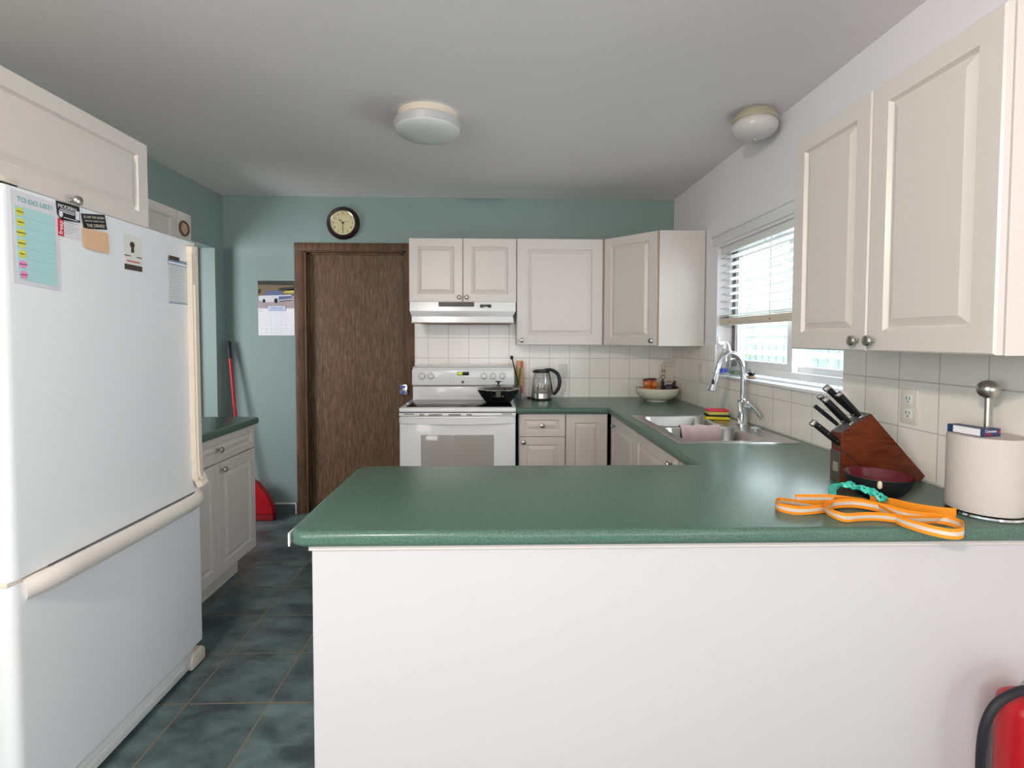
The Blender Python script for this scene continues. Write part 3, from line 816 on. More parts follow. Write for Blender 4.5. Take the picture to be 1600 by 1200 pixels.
for r_ in range(2):
    b = B()
    for k in range(7): box(b, -.355 + k * .026, -.347 + k * .026, 3.6825, 3.6845, 1.085 + r_ * .028 - (0.002 if k % 2 else 0), 1.0865 + r_ * .028)
    obj('panel_print', b, M['grey_ink'], bg, False)
b = B()
for k in range(7): box(b, -.20 + k * .013, -.195 + k * .013, 3.6825, 3.6845, 1.088, 1.0905)
obj('button_print', b, M['grey_ink'], bg, False)
b = B(); box(b, -.266, -.250, 3.681, 3.685, 1.047, 1.066, .001); obj('badge', b, mat('badge_grey', rgb(90, 88, 88), .4), bg)

# hood
hd = thing('range_hood', (-.255, 3.75, 1.47), 'white under-cabinet range hood above the stove', 'range hood')
b = B(); t = bmesh.new()
def hring(x0, x1, y, z): return [t.verts.new((x0, 3.965, z)), t.verts.new((x1, 3.965, z)), t.verts.new((x1, y, z)), t.verts.new((x0, y, z))]
rs = [hring(-.626, .122, 3.612, 1.63), hring(-.626, .122, 3.608, 1.566), hring(-.600, .098, 3.535, 1.527), hring(-.598, .100, 3.530, 1.522), hring(-.598, .105, 3.528, 1.482)]
t.faces.new(rs[0]);
for a, c in zip(rs[:-1], rs[1:]): bridge(t, a, c)
q = hring(-.58, .085, 3.55, 1.482); bridge(t, rs[-1], q); q2 = hring(-.58, .085, 3.55, 1.51); bridge(t, q, q2); t.faces.new(q2)
merge(b, t); obj('canopy', b, M['appl'], hd, True, 15)
b = B(); box(b, -.602, .108, 3.526, 3.56, 1.474, 1.483); obj('lower_lip', b, M['gasket'], hd, False)
b = B()
for k in range(4): box(b, -.422, -.172, 3.603, 3.612, 1.598 + k * .008, 1.6035 + k * .008)
box(b, -.422, -.172, 3.6085, 3.612, 1.597, 1.629)
obj('vent_grille', b, M['black'], hd, False)
b = B(); box(b, -.13, -.052, 3.604, 3.612, 1.590, 1.612, .001); sw = obj('switch_panel', b, M['black'], hd)
b = B(); box(b, -.105, -.075, 3.602, 3.606, 1.591, 1.596); obj('rocker_switch', b, M['white'], sw)

# wok with lid
wk = thing('wok', (0.0, 3.50, .9285), 'black wok with glass lid on the right rear of the cooktop', 'wok')
b = B(); lathe(b, [(0, 0), (.078, 0), (.085, .004), (.118, .045), (.142, .085), (.148, .094), (.1455, .095), (.138, .085), (.112, .045), (.078, .008), (0, .006)], (0, 3.5, .9285), seg=48); obj('pan', b, M['black_glaze'], wk)
b = B(); lathe(b, [(.143, .094), (.149, .094), (.150, .0985), (.143, .100)], (0, 3.5, .9285), seg=48, closed=True); obj('lid_rim', b, M['chrome'], wk)
b = B(); lathe(b, [(.144, .098), (.125, .107), (.09, .118), (.045, .125), (0, .127)], (0, 3.5, .9285), seg=48); ld = obj('glass_lid', b, M['glass'], wk)
b = B(); lathe(b, [(0, .126), (.008, .126), (.006, .136), (.012, .143), (.024, .147), (.024, .150), (0, .151)], (0, 3.5, .9285), seg=24); obj('lid_knob', b, M['black'], wk)
b = B(); box(b, -.017, .017, 3.325, 3.364, .983, 1.026, .006, 3); box(b, -.020, .020, 3.355, 3.39, .985, .994, .002); h = obj('handle', b, mat('grey_handle', rgb(76, 70, 62), .5), wk)
for x in (-.03, .03):
    b = B(); sphere(b, (x, 3.378, .985), .0045); obj('rivet', b, M['nickel'], wk)

# ================================================================== FRIDGE
FX, FY0, FY1 = -1.23, 1.292, 2.110
fg = thing('refrigerator', (-1.65, 1.73, 0), 'tall white bottom-freezer refrigerator covered with notes on the left', 'refrigerator')
b = B(); box(b, -2.03, -1.292, 1.297, 2.105, .06, 1.745, .006); obj('body', b, M['fridge'], fg)
b = B(); box(b, -2.0, -1.26, 1.36, 2.09, .015, .115, .004)
for k in range(3): box(b, -1.262, -1.256, 1.42, 2.03, .04 + k * .02, .048 + k * .02)
gr = obj('base_grille', b, M['white'], fg)
def fdoor(z0, z1):
    t = bmesh.new(); r = .028; prof = [(-1.288, FY0 + .004)]
    for k in range(7):
        a = PI - PI / 2 * k / 6 * 1.0
        prof.append((FX - r + r * math.cos(PI / 2 * (1 - k / 6)), FY0 + r - r * math.sin(PI / 2 * (1 - k / 6))))
    for k in range(5):
        prof.append((FX - .010 + .010 * math.cos(PI / 2 * k / 4), FY1 - .010 + .010 * math.sin(PI / 2 * k / 4)))
    prof.append((-1.288, FY1))
    b = B(); prism(b, prof, 'z', z0, z1); return b
b = B(); b = fdoor(.748, 1.752); ud = obj('fridge_door', b, M['fridge'], fg)
b = fdoor(.120, .736); fd = obj('freezer_drawer', b, M['fridge'], fg)
b = B(); box(b, -1.292, -1.287, 1.299, 2.103, .13, .73); box(b, -1.292, -1.287, 1.299, 2.103, .755, 1.745); obj('gasket', b, M['gasket'], fg)
# vertical handle on the upper door
b = B()
hp = smooth_path([(-1.222, 2.070, 1.712), (-1.222, 2.070, 1.70), (-1.221, 2.070, 1.25), (-1.221, 2.074, .86), (-1.214, 2.084, .80), (-1.206, 2.090, .772)], 6)
ribbon(b, hp, .024, .042, [Vector((1, 0, .001))] * len(hp))
ribbon(b, [(p.x + .014, p.y - .008, p.z) for p in hp[8:-6]], .008, .010, [Vector((1, 0, .001))] * len(hp[8:-6]))
box(b, -1.240, -1.208, 2.047, 2.093, 1.700, 1.733, .005)
obj('door_handle', b, M['cream'], ud, True, 40)
# horizontal handle along the freezer drawer top
b = B()
hp = smooth_path([(-1.238, 1.335, .712), (-1.214, 1.39, .718), (-1.203, 1.47, .722), (-1.200, 1.75, .722), (-1.203, 2.00, .722), (-1.214, 2.07, .722), (-1.236, 2.098, .724)], 6)
tube(b, hp, .030, 16, flat=.7)
obj('drawer_handle', b, M['handle_cream'], fd, True, 60)
b = B(); box(b, -1.33, -1.232, FY0 - .002, 1.355, 1.757, 1.774, .004); hg = obj('hinge_cover', b, M['cream'], fg)
b = B(); box(b, -1.30, -1.233, FY0 - .001, 1.350, 1.752, 1.757); obj('hinge_plate', b, M['dark'], fg)
b = B(); box(b, -1.29, -1.238, FY0, 1.41, .736, .748, .002); obj('middle_hinge', b, M['cream'], fg)
b = B(); prism(b, [(2.07, .002), (2.07, .045), (2.085, .066), (2.14, .070), (2.165, .05), (2.165, .002)], 'x', -1.36, -1.252, .007, 3)
obj('levelling_foot', b, M['cream'], fg)

# ---- papers on the fridge (normal +X; text u=+Y v=+Z)
def FXM(x, y, z, rot=0): return Matrix.Translation((x, y, z)) @ Matrix(((0, 0, 1, 0), (1, 0, 0, 0), (0, 1, 0, 0), (0, 0, 0, 1))) @ Matrix.Rotation(rot, 4, 'Z')
def sheet(b, y0, y1, z0, z1, x=FX + .0006, th=.0005): box(b, x, x + th, y0, y1, z0, z1)
def poly_sheet(b, pts, x, th=.0005): prism(b, pts, 'x', x, x + th)
P0 = FX + .0006
td = thing('weekly_planner', (P0, 1.42, 1.505), 'weekly to do list sheet with aqua field and coloured day dots', 'paper')
b = B(); poly_sheet(b, [(1.364, 1.745), (1.366, 1.509), (1.495, 1.500), (1.492, 1.742)], P0); obj('sheet', b, mat('to_do_paper', rgb(222, 218, 224), .8), td, False)
b = B(); poly_sheet(b, [(1.372, 1.706), (1.379, 1.519), (1.486, 1.510), (1.480, 1.706)], P0 + .0006); f_ = obj('ruled_field', b, M['aqua_paper'], td, False)
b = B()
for k in range(1, 7): box(b, P0 + .0012, P0 + .0014, 1.397, 1.484, 1.706 - k * .0268, 1.7066 - k * .0268)
obj('ruled_line', b, mat('aqua_line', rgb(140, 186, 190), .8), f_, False)
b = B(); text_bm(b, 'TO DO LIST!', .0175, FXM(P0 + .0013, 1.428, 1.7235, 0), sx=.98); obj('title', b, M['teal_ink'], td, False)
for k, dn in enumerate(['MONDAY', 'TUESDAY', 'WEDNESDAY', 'THURSDAY', 'FRIDAY', 'SATURDAY', 'SUNDAY']):
    b = B(); y, z = 1.386 + k * .0010, 1.692 - k * .0268
    lathe(b, [(0, 0), (.0105, 0), (.0105, .0004), (0, .0004)], (P0 + .0012, y, z), (1, 0, 0), 20); dt = obj('day_dot', b, M['yellow'] if k < 5 else M['pink'], td, False)
    b = B(); text_bm(b, dn, .0042, FXM(P0 + .0019, y, z)); obj('day_name', b, M['ink'], dt, False)
bc = thing('magnet_card', (P0, 1.51, 1.66), 'black magnet card with white lettering beside the to do list', 'card')
b = B(); poly_sheet(b, [(1.497, 1.750), (1.575, 1.752), (1.576, 1.706), (1.516, 1.700), (1.508, 1.704), (1.500, 1.714)], P0 + .001, .001); obj('card', b, M['ink'], bc, False)
b = B(); text_bm(b, 'MODERN', .0155, FXM(P0 + .0024, 1.533, 1.7375), sx=.95)
box(b, P0 + .0022, P0 + .0026, 1.508, 1.558, 1.7275, 1.730); box(b, P0 + .0022, P0 + .0026, 1.504, 1.556, 1.722, 1.7245); box(b, P0 + .0022, P0 + .0026, 1.520, 1.568, 1.7075, 1.7095)
lathe(b, [(0, 0), (.006, 0), (.006, .0004), (0, .0004)], (P0 + .0022, 1.511, 1.7155), (1, 0, 0), 16, sx=1, sy=1.4)
box(b, P0 + .0022, P0 + .0026, 1.560, 1.573, 1.712, 1.737)
obj('print', b, M['paper'], bc, False)
rc = thing('notice_card', (P0, 1.53, 1.65), 'white card with red strip below the black magnet card', 'card')
b = B(); sheet(b, 1.502, 1.580, 1.655, 1.712, P0); obj('card', b, mat('pale_card', rgb(226, 224, 226), .7), rc, False)
b = B(); sheet(b, 1.502, 1.521, 1.655, 1.703, P0 + .0006); rs_ = obj('red_strip', b, M['red_ink'], rc, False)
b = B(); text_bm(b, 'freap', .019, FXM(P0 + .0014, 1.5115, 1.679, PI / 2)); obj('lettering', b, M['paper'], rs_, False)
b = B()
for k in range(6): box(b, P0 + .0007, P0 + .0009, 1.526, 1.526 + (.042, .030, .046, .036, .028, .020)[k], 1.697 - k * .0062, 1.6982 - k * .0062)
obj('fine_print', b, M['grey_ink'], rc, False)
qc = thing('slogan_magnet', (P0, 1.62, 1.70), 'black slogan magnet tucked above the peach card', 'magnet')
b = B(); poly_sheet(b, [(1.585, 1.749), (1.666, 1.766), (1.674, 1.722), (1.592, 1.706)], P0 + .0006, .001); obj('card', b, M['ink'], qc, False)
b = B(); s_ = .19
text_bm(b, 'IF I AM THE QUEEN', .0098, FXM(P0 + .0019, 1.6275, 1.7475, s_), sx=.86); text_bm(b, 'WHY DO I HAVE TO DO', .0062, FXM(P0 + .0019, 1.629, 1.7365, s_), sx=1.0); text_bm(b, 'THE DISHES?', .0135, FXM(P0 + .0019, 1.633, 1.7235, s_), sx=.86)
obj('lettering', b, mat('cream_ink', rgb(214, 206, 186), .7), qc, False)
b = B(); poly_sheet(b, [(1.587, 1.712), (1.676, 1.716), (1.679, 1.657), (1.672, 1.652), (1.600, 1.652), (1.589, 1.658)], P0 + .002, .001)
pc = tag(obj('peach_card', b, M['peach'], None, False), 'plain peach coloured card on the fridge under the slogan magnet', 'card')
kc = thing('business_card', (P0, 1.78, 1.60), 'white and brown business card alone in the middle of the fridge door', 'card')
b = B(); sheet(b, 1.755, 1.832, 1.607, 1.722, P0); obj('card', b, mat('offwhite_card', rgb(222, 222, 216), .7), kc, False)
b = B(); sheet(b, 1.755, 1.832, 1.607, 1.625, P0 + .0007); sheet(b, 1.756, 1.782, 1.652, 1.655, P0 + .0007); sheet(b, 1.808, 1.832, 1.652, 1.655, P0 + .0007); obj('brown_band', b, M['brown_ink'], kc, False)
b = B(); lathe(b, [(0, 0), (.010, 0), (.010, .0004), (0, .0004)], (P0 + .0009, 1.790, 1.692), (1, 0, 0), 18, sx=1, sy=1); box(b, P0 + .0009, P0 + .0013, 1.785, 1.797, 1.666, 1.686); obj('emblem', b, M['brown_ink'], kc, False)
b = B(); sheet(b, 1.765, 1.822, 1.633, 1.639, P0 + .0009); obj('print', b, mat('pinkish_ink', rgb(196, 130, 124), .7), kc, False)
np_ = thing('printed_notice', (P0, 1.99, 1.50), 'blue-headed printed notice near the fridge handle', 'paper')
b = B(); sheet(b, 1.946, 2.040, 1.500, 1.668, P0); obj('sheet', b, mat('notice_paper', rgb(212, 214, 214), .8), np_, False)
b = B(); sheet(b, 1.946, 2.040, 1.645, 1.668, P0 + .0006); obj('blue_header', b, M['steel_blue'], np_, False)
b = B(); sheet(b, 1.948, 2.038, 1.649, 1.656, P0 + .0012); obj('header_band', b, M['paper'], np_, False)
b = B(); sheet(b, 1.948, 2.040, 1.500, 1.505, P0 + .0006); obj('footer_band', b, M['steel_blue'], np_, False)
b = B()
for k in range(16): box(b, P0 + .0006, P0 + .0008, 1.953, 2.028 - (k * 37 % 5) * .004, 1.636 - k * .0085, 1.6372 - k * .0085)
obj('printed_line', b, M['grey_ink'], np_, False)
b = B(); box(b, P0 + .0012, P0 + .007, 1.950, 1.995, 1.663, 1.677, .001); cm_ = tag(obj('clip_magnet', b, M['brown_ink']), 'dark bar magnet holding the blue-headed notice', 'magnet')

# settle the papers at their places along the door (they sit slightly nearer the hinge side)
_k = [(1.364, 1.325), (1.495, 1.465), (1.497, 1.457), (1.576, 1.537), (1.585, 1.543), (1.676, 1.643), (1.755, 1.712), (1.832, 1.795), (1.946, 1.933), (2.04, 2.047)]
def ry(y):
    if y <= _k[0][0]: return y + _k[0][1] - _k[0][0]
    for (a, b_), (c_, d) in zip(_k[:-1], _k[1:]):
        if y <= c_: return b_ + (y - a) * (d - b_) / (c_ - a)
    return y + _k[-1][1] - _k[-1][0]
for root, dz in ((td, 0), (bc, 0), (rc, 0), (qc, -.014), (pc, -.018), (kc, -.011), (np_, 0), (cm_, 0)):
    y0 = root.location.y; y1 = ry(y0); tree = [root] + list(root.children_recursive)
    for o in tree:
        if o.type == 'MESH':
            for v in o.data.vertices: v.co.y = ry(v.co.y + y0) - y1
    root.location.y = y1; root.location.z += dz

# ================================================================== WALL ITEMS
ck = thing('wall_clock', (-1.192, YB - .03, 2.13), 'round wall clock with dark rim and cream face above the brown door', 'clock')
CC = (-1.192, YB, 2.255)
b = B(); lathe(b, [(.0, 0), (.120, 0), (.126, .012), (.122, .026), (.110, .036), (.098, .034), (.092, .022), (0, .020)], CC, NB, 64); obj('rim', b, M['clock_rim'], ck)
b = B(); lathe(b, [(0, .021), (.090, .021), (.090, .024), (0, .024)], CC, NB, 48); cf = obj('face', b, M['lattice'], ck)
b = B(); lathe(b, [(.0895, .024), (.0935, .024), (.094, .030), (.090, .028)], CC, NB, 64, closed=True); obj('bezel', b, M['brass'], ck)
b = B()
for k in range(1, 13):
    a = k * PI / 6
    text_bm(b, str(k), .0235, FY(CC[0] + .071 * math.sin(a), YB - .0246, CC[2] + .071 * math.cos(a)))
obj('numeral', b, M['brown_ink'], cf, False)
def hand(name, ang, L, w, y, m='ink'):
    b = B(); box(b, -w, w, -.0007, .0007, -.012, L * .6); prism(b, [(-w * 2.2, L * .55), (w * 2.2, L * .55), (0, L)], 'y', -.0007, .0007)
    bmesh.ops.transform(b, matrix=Matrix.Translation((CC[0], y, CC[2])) @ Matrix.Rotation(ang, 4, 'Y'), verts=b.verts); obj(name, b, M[m], ck, False)
hand('hour_hand', R(-48), .046, .0018, YB - .027); hand('minute_hand', R(180), .068, .0014, YB - .029); hand('second_hand', R(78), .06, .0006, YB - .031, 'gasket')
b = B(); lathe(b, [(0, .024), (.006, .024), (.005, .034), (0, .034)], CC, NB, 16); obj('hub', b, M['ink'], ck)

cl = thing('wall_calendar', (-1.72, YB - .003, 1.39), 'wall calendar with a vintage car photo beside the brown door', 'calendar')
yc = YB - .004
b = B(); box(b, -1.852, -1.576, yc, yc + .003, 1.392, 1.812); obj('page', b, M['paper'], cl, False)
b = B(); box(b, -1.60, -1.566, yc + .003, yc + .0038, 1.398, 1.80); obj('under_page', b, M['grey_ink'], cl, False)
ph = B(); box(ph, -1.852, -1.576, yc - .0008, yc, 1.601, 1.812)
pho = obj('photo', ph, mat('road_grey', rgb(170, 156, 156), .6), cl, False)
def pb(name, polys, m, y):
    b = B()
    for p in polys: prism(b, [(-1.852 + u * .276, 1.601 + v * .211) for u, v in p], 'y', yc - y - .0004, yc - y)
    obj(name, b, m, pho, False)
pb('background_trees', [[(0, .45), (1, .45), (1, 1), (0, 1)]], mat('dry_brush', rgb(124, 106, 84), .7), .0009)
pb('dark_foliage', [[(0, .86), (1, .84), (1, 1), (0, 1)], [(.55, .62), (1, .66), (1, .8), (.6, .74)], [(.02, .52), (.1, .6), (.08, .72), (.0, .66)]], mat('dark_foliage', rgb(56, 58, 48), .7), .0013)
pb('yellow_field', [[(.7, .56), (1, .56), (1, .72), (.8, .68)]], mat('yellow_field', rgb(196, 186, 84), .7), .0013)
pb('car_body', [[(.02, .40), (.04, .28), (.20, .22), (.56, .24), (.95, .32), (.97, .44), (.9, .5), (.55, .48), (.06, .46)]], mat('pale_car_paint', rgb(216, 216, 220), .6), .0017)
pb('car_cabin', [[(.2, .48), (.24, .62), (.4, .64), (.64, .64), (.72, .5), (.55, .48)], [(.57, .30), (.95, .36), (.95, .46), (.58, .44)]], mat('blue_car_glass', rgb(96, 104, 146), .6), .0021)
pb('car_wheel', [[(.50 + .05 * math.cos(k * PI / 6), .28 + .09 * math.sin(k * PI / 6)) for k in range(12)], [(.17 + .04 * math.cos(k * PI / 6), .27 + .07 * math.sin(k * PI / 6)) for k in range(12)], [(.6, .24), (.95, .29), (.95, .32), (.58, .27)]], M['ink'], .0025)
b = B(); box(b, -1.775, -1.642, yc - .0035, yc, 1.583, 1.618); bn = obj('banner', b, mat('banner_white', rgb(206, 212, 230), .6), cl, False)
b = B(); text_bm(b, 'GARAGE CLASSIC', .0135, FY(-1.708, yc - .004, 1.602), sx=.9); box(b, -1.770, -1.645, yc - .004, yc - .0035, 1.5835, 1.587); obj('banner_print', b, M['blue_ink'], bn, False)
b = B(); text_bm(b, 'MAY', .011, FY(-1.833, yc - .0006, 1.580))
for k in range(31):
    r_, c_ = (k + 2) // 7, (k + 2) % 7
    text_bm(b, str(k + 1), .0085, FY(-1.828 + c_ * .0375, yc - .0006, 1.535 - r_ * .031))
obj('date_print', b, M['grey_ink'], cl, False)

def outlet(name, p, u, n, label):
    p, u, n = Vector(p), Vector(u), Vector(n)
    mt = Matrix(((u.x, 0, n.x, p.x), (u.y, 0, n.y, p.y), (u.z, 1, n.z, p.z), (0, 0, 0, 1)))
    t = thing(name, p, label, 'outlet')
    b = B(); box(b, -.035, .035, -.058, .058, 0, .005, .002, 2, mt); pl = obj('cover_plate', b, mat('plate_offwhite', rgb(230, 222, 214), .35), t)
    for dz in (.024, -.024):
        b = B(); box(b, -.016, .016, dz - .016, dz + .016, .004, .0065, .002, 2, mt); s = obj('socket', b, M['white'], pl)
        b = B(); box(b, -.008, -.0055, dz - .002, dz + .008, .006, .0068, 0, 2, mt); box(b, .0055, .008, dz - .002, dz + .008, .006, .0068, 0, 2, mt); box(b, -.002, .002, dz - .011, dz - .006, .006, .0068, 0, 2, mt)
        obj('socket_slot', b, M['dark'], s, False)
outlet('wall_outlet', (.508, YB - .0085, 1.118), X, NB, 'white wall outlet on the back tiles right of the kettle')
outlet('wall_outlet', (XR - .0085, 1.644, 1.148), -Y_, (-1, 0, 0), 'white wall outlet behind the knife block')
outlet('wall_outlet', (XR - .0085, 3.37, 1.148), -Y_, (-1, 0, 0), 'faint white wall outlet on the right wall tiles in front of the corner sign')

# ceiling lights
cl1 = thing('ceiling_light', (-.345, 2.51, 2.34), 'flat round ceiling light with brushed metal band in mid ceiling', 'light')
b = B(); lathe(b, [(0, 0), (.145, 0), (.146, -.03), (.13, -.045), (0, -.045)], (-.345, 2.53, HC), seg=48); obj('base', b, M['cream'], cl1)
b = B(); lathe(b, [(.150, 2.375), (.158, 2.375), (.159, 2.41), (.15, 2.414), (.13, 2.415), (.13, 2.405), (.150, 2.40)], (-.345, 2.51, 0), seg=64, closed=True); obj('metal_band', b, mat('bright_satin_metal', rgb(226, 226, 226), .3, .55), cl1)
b = B(); lathe(b, [(0, 2.352), (.09, 2.354), (.14, 2.362), (.154, 2.372), (.155, 2.38), (0, 2.385)], (-.345, 2.51, 0), seg=64); obj('diffuser', b, M['diffuser'], cl1)
cl2 = thing('ceiling_light', (1.235, 2.46, 2.37), 'small ceiling light with stepped brass base and ribbed glass dome near the window wall', 'light')
b = B(); lathe(b, [(0, HC), (.088, HC), (.088, 2.447), (.094, 2.445), (.094, 2.434), (.100, 2.432), (.100, 2.420), (.094, 2.418), (0, 2.418)], (1.235, 2.46, 0), seg=48); obj('base', b, M['brass'], cl2)
t = bmesh.new(); rings = []
for r_, z in ((.092, 2.419), (.102, 2.405), (.104, 2.39), (.098, 2.372), (.082, 2.356), (.055, 2.346), (.02, 2.342)):
    rings.append([t.verts.new((1.235 + (r_ * (1 + .012 * (k % 2))) * math.cos(2 * PI * k / 72), 2.46 + (r_ * (1 + .012 * (k % 2))) * math.sin(2 * PI * k / 72), z)) for k in range(72)])
for a, c in zip(rings[:-1], rings[1:]): bridge(t, a, c)
t.faces.new(rings[-1]); b = B(); merge(b, t); obj('glass_dome', b, M['opal'], cl2, True, 60)
b = B(); sphere(b, (1.235, 2.46, 2.338), .006); obj('finial', b, M['brass'], cl2)

# ================================================================== COUNTER ITEMS (back run)
CZ = .9142
kt = thing('electric_kettle', (.335, 3.80, CZ), 'glass electric kettle with black handle and steel base on the back counter', 'kettle')
kc_ = (.325, 3.80, CZ)
b = B(); lathe(b, [(0, 0), (.078, 0), (.080, .006), (.078, .012), (0, .012)], kc_, seg=40); obj('power_base', b, M['black'], kt)
b = B(); lathe(b, [(0, .012), (.074, .012), (.077, .016), (.075, .052), (.072, .055), (0, .055)], kc_, seg=40); obj('steel_base', b, M['steel'], kt)
b = B(); lathe(b, [(.072, .055), (.074, .07), (.068, .13), (.058, .195), (.055, .205), (.053, .205), (.056, .195), (.066, .13), (.071, .07), (.069, .057)], kc_, seg=40); obj('glass_jug', b, M['glass'], kt)
b = B(); lathe(b, [(0, .058), (.068, .058), (.070, .07), (.0665, .105), (.0665, .107), (0, .107)], kc_, seg=40); obj('water', b, M['water'], kt)
b = B(); lathe(b, [(0, .203), (.056, .203), (.058, .210), (.056, .222), (.040, .228), (0, .229)], kc_, seg=40); box(b, .258, .285, 3.785, 3.815, CZ + .203, CZ + .220, .004); obj('lid', b, M['black'], kt)
hp = smooth_path([(.345, 3.795, CZ + .222), (.395, 3.79, CZ + .224), (.440, 3.785, CZ + .198), (.458, 3.78, CZ + .145), (.450, 3.78, CZ + .09), (.425, 3.785, CZ + .052), (.405, 3.79, CZ + .045)], 5)
b = B(); tube(b, hp, .013, 12, rad=[.011 + .003 * math.sin(PI * i / (len(hp) - 1)) for i in range(len(hp))])
tube(b, smooth_path([(.378, 3.793, CZ + .215), (.388, 3.793, CZ + .15), (.398, 3.793, CZ + .10), (.405, 3.79, CZ + .05)], 4), .006, 8)
obj('handle', b, M['black'], kt)
b = B(); tube(b, smooth_path([(.252, 3.80, CZ + .008), (.235, 3.83, CZ + .010), (.222, 3.85, CZ + .012), (.232, 3.87, CZ + .006), (.248, 3.89, CZ + .006)], 5), .006, 8); obj('power_cord', b, M['black'], kt)

# utensil and colourful carton
b = B(); box(b, .142, .190, 3.885, 3.950, CZ, CZ + .285, .002)
pk = obj('snack_carton', b, mat('orange_carton', rgb(216, 160, 112), .5)); tag(pk, 'tall narrow orange and pink food carton between stove and kettle', 'carton')
b = B(); prism(b, [(.143, CZ + .10), (.166, CZ + .10), (.178, CZ + .25), (.160, CZ + .22)], 'y', 3.883, 3.8855); obj('green_stripe', b, mat('green_print', rgb(96, 124, 50), .5), pk, False)
b = B(); prism(b, [(.176, CZ + .04), (.1895, CZ + .04), (.1895, CZ + .075), (.172, CZ + .07)], 'y', 3.883, 3.8855); prism(b, [(.170, CZ + .24), (.1895, CZ + .23), (.1895, CZ + .284), (.170, CZ + .284)], 'y', 3.883, 3.8855); obj('pink_stripe', b, mat('pink_print', rgb(206, 92, 100), .5), pk, False)
b = B(); box(b, .143, .1895, 3.8835, 3.885, CZ, CZ + .036); obj('pale_band', b, M['paper'], pk, False)
ut = thing('utensil_holder', (.122, 3.915, CZ), 'small grey holder standing beside the backguard of the stove', 'utensil holder')
b = B(); lathe(b, [(0, 0), (.018, 0), (.019, .10), (.0175, .10), (.0165, .003), (0, .003)], (.157, 3.86, CZ), seg=20); obj('cup', b, M['grey'], ut)
ul = thing('black_ladle', (.157, 3.86, CZ + .01), 'black spoon handle with round end leaning out of the grey holder', 'utensil')
b = B(); tube(b, smooth_path([(.163, 3.86, CZ + .01), (.148, 3.862, CZ + .13), (.126, 3.865, CZ + .22), (.105, 3.87, CZ + .302)], 5), .0048, 10); obj('handle', b, M['black'], ul)
b = B(); sphere(b, (.102, 3.870, CZ + .313), .013, 1, .7, 1.2); obj('round_end', b, M['black'], ul)

# cream bowl with bakery packs
bw = thing('serving_bowl', (1.175, 3.72, CZ), 'wide cream ceramic bowl in the back corner of the counter', 'bowl')
b = B(); lathe(b, [(0, 0), (.075, 0), (.078, .008), (.115, .022), (.145, .05), (.156, .085), (.157, .098), (.152, .098), (.148, .085), (.135, .05), (.10, .026), (0, .018)], (1.175, 3.72, CZ), seg=56); obj('dish', b, M['ceramic'], bw)
bn_ = thing('bun_pack', (1.115, 3.70, CZ + .03), 'pack of orange-brown buns in the cream bowl', 'bread')
for i, (dx, dz, mm) in enumerate([(0, .078, 'bakery'), (.002, .128, 'bakery')]):
    b = B()
    for k in range(2): box(b, 1.062 + dx + k * .05, 1.118 + dx + k * .05, 3.66, 3.74, CZ + dz - .022, CZ + dz + .026, .02, 4, Matrix.Translation((1.115, 3.7, CZ + .1)) @ Matrix.Rotation(.12, 4, 'Y') @ Matrix.Translation((-1.115, -3.7, -CZ - .1)))
    for v in b.verts: v.co += Vector((random.uniform(-1, 1), random.uniform(-1, 1), random.uniform(-1, 1))) * .0012
    obj('bun', b, M[mm], bn_)
b = B(); box(b, 1.075, 1.16, 3.665, 3.735, CZ + .150, CZ + .166, .007, 3, Matrix.Translation((1.115, 3.7, CZ + .1)) @ Matrix.Rotation(-.12, 4, 'Y') @ Matrix.Translation((-1.115, -3.7, -CZ - .1))); obj('dark_crust', b, M['bakery_dark'], bn_)
b = B(); box(b, 1.048, 1.178, 3.652, 3.748, CZ + .045, CZ + .172, .022, 4, Matrix.Translation((1.115, 3.7, CZ + .1)) @ Matrix.Rotation(.02, 4, 'Y') @ Matrix.Translation((-1.115, -3.7, -CZ - .1))); obj('clear_wrap', b, M['glass'], bn_)
b = B()
for i in range(5):
    sphere(b, (1.215 + i * .022, 3.70 + (i % 2) * .03, CZ + .078 + (i * 7 % 3) * .012), .028, 1, 1, .8, 14, 8, .06)
prism(b, [(1.195, CZ + .08), (1.208, CZ + .165), (1.214, CZ + .165), (1.225, CZ + .10)], 'y', 3.70, 3.712); prism(b, [(1.25, CZ + .09), (1.295, CZ + .148), (1.31, CZ + .150), (1.305, CZ + .08)], 'y', 3.70, 3.708)
tag(obj('dark_wrapper', b, M['darkfruit']), 'crumpled dark brown wrapper in the cream bowl right of the buns', 'wrapper')
b = B(); sphere(b, (1.245, 3.665, CZ + .10), .022, 1.3, .8, .8, 14, 8, .05); tag(obj('purple_packet', b, M['purple']), 'small purplish packet in the cream bowl in front of the dark wrapper', 'packet')
# HOME sign leaning behind
sg = thing('home_sign', (1.30, 3.90, CZ), 'white tag-shaped sign lettered HOME leaning in the corner behind the bowl', 'sign')
tm = Matrix.Translation((1.292, 3.90, CZ)) @ Matrix.Rotation(R(7), 4, 'Y') @ Matrix.Rotation(R(-8), 4, 'X')
b = B()
t = bmesh.new(); prism(t, [(-.052, 0), (.052, 0), (.052, .25), (.025, .285), (-.025, .285), (-.052, .25)], 'y', -.004, .004, .001); merge(b, t, tm); bd = obj('board', b, mat('sign_white', rgb(206, 200, 188), .7), sg, False)
b = B()
for k, ch in enumerate('HOME'): text_bm(b, ch, .055, tm @ FY(-.028, -.0046, .205 - k * .048), sx=.8)
text_bm(b, 'sweet', .018, tm @ FY(.022, -.0046, .13)); text_bm(b, 'home', .018, tm @ FY(.024, -.0046, .105))
for dx, dz in ((-.012, .252), (.018, .262), (.026, .238)): prism(b, [(dx - .007, 0), (dx, .012), (dx + .008, .002), (dx, -.008)], 'y', -.0050, -.0044) if False else None
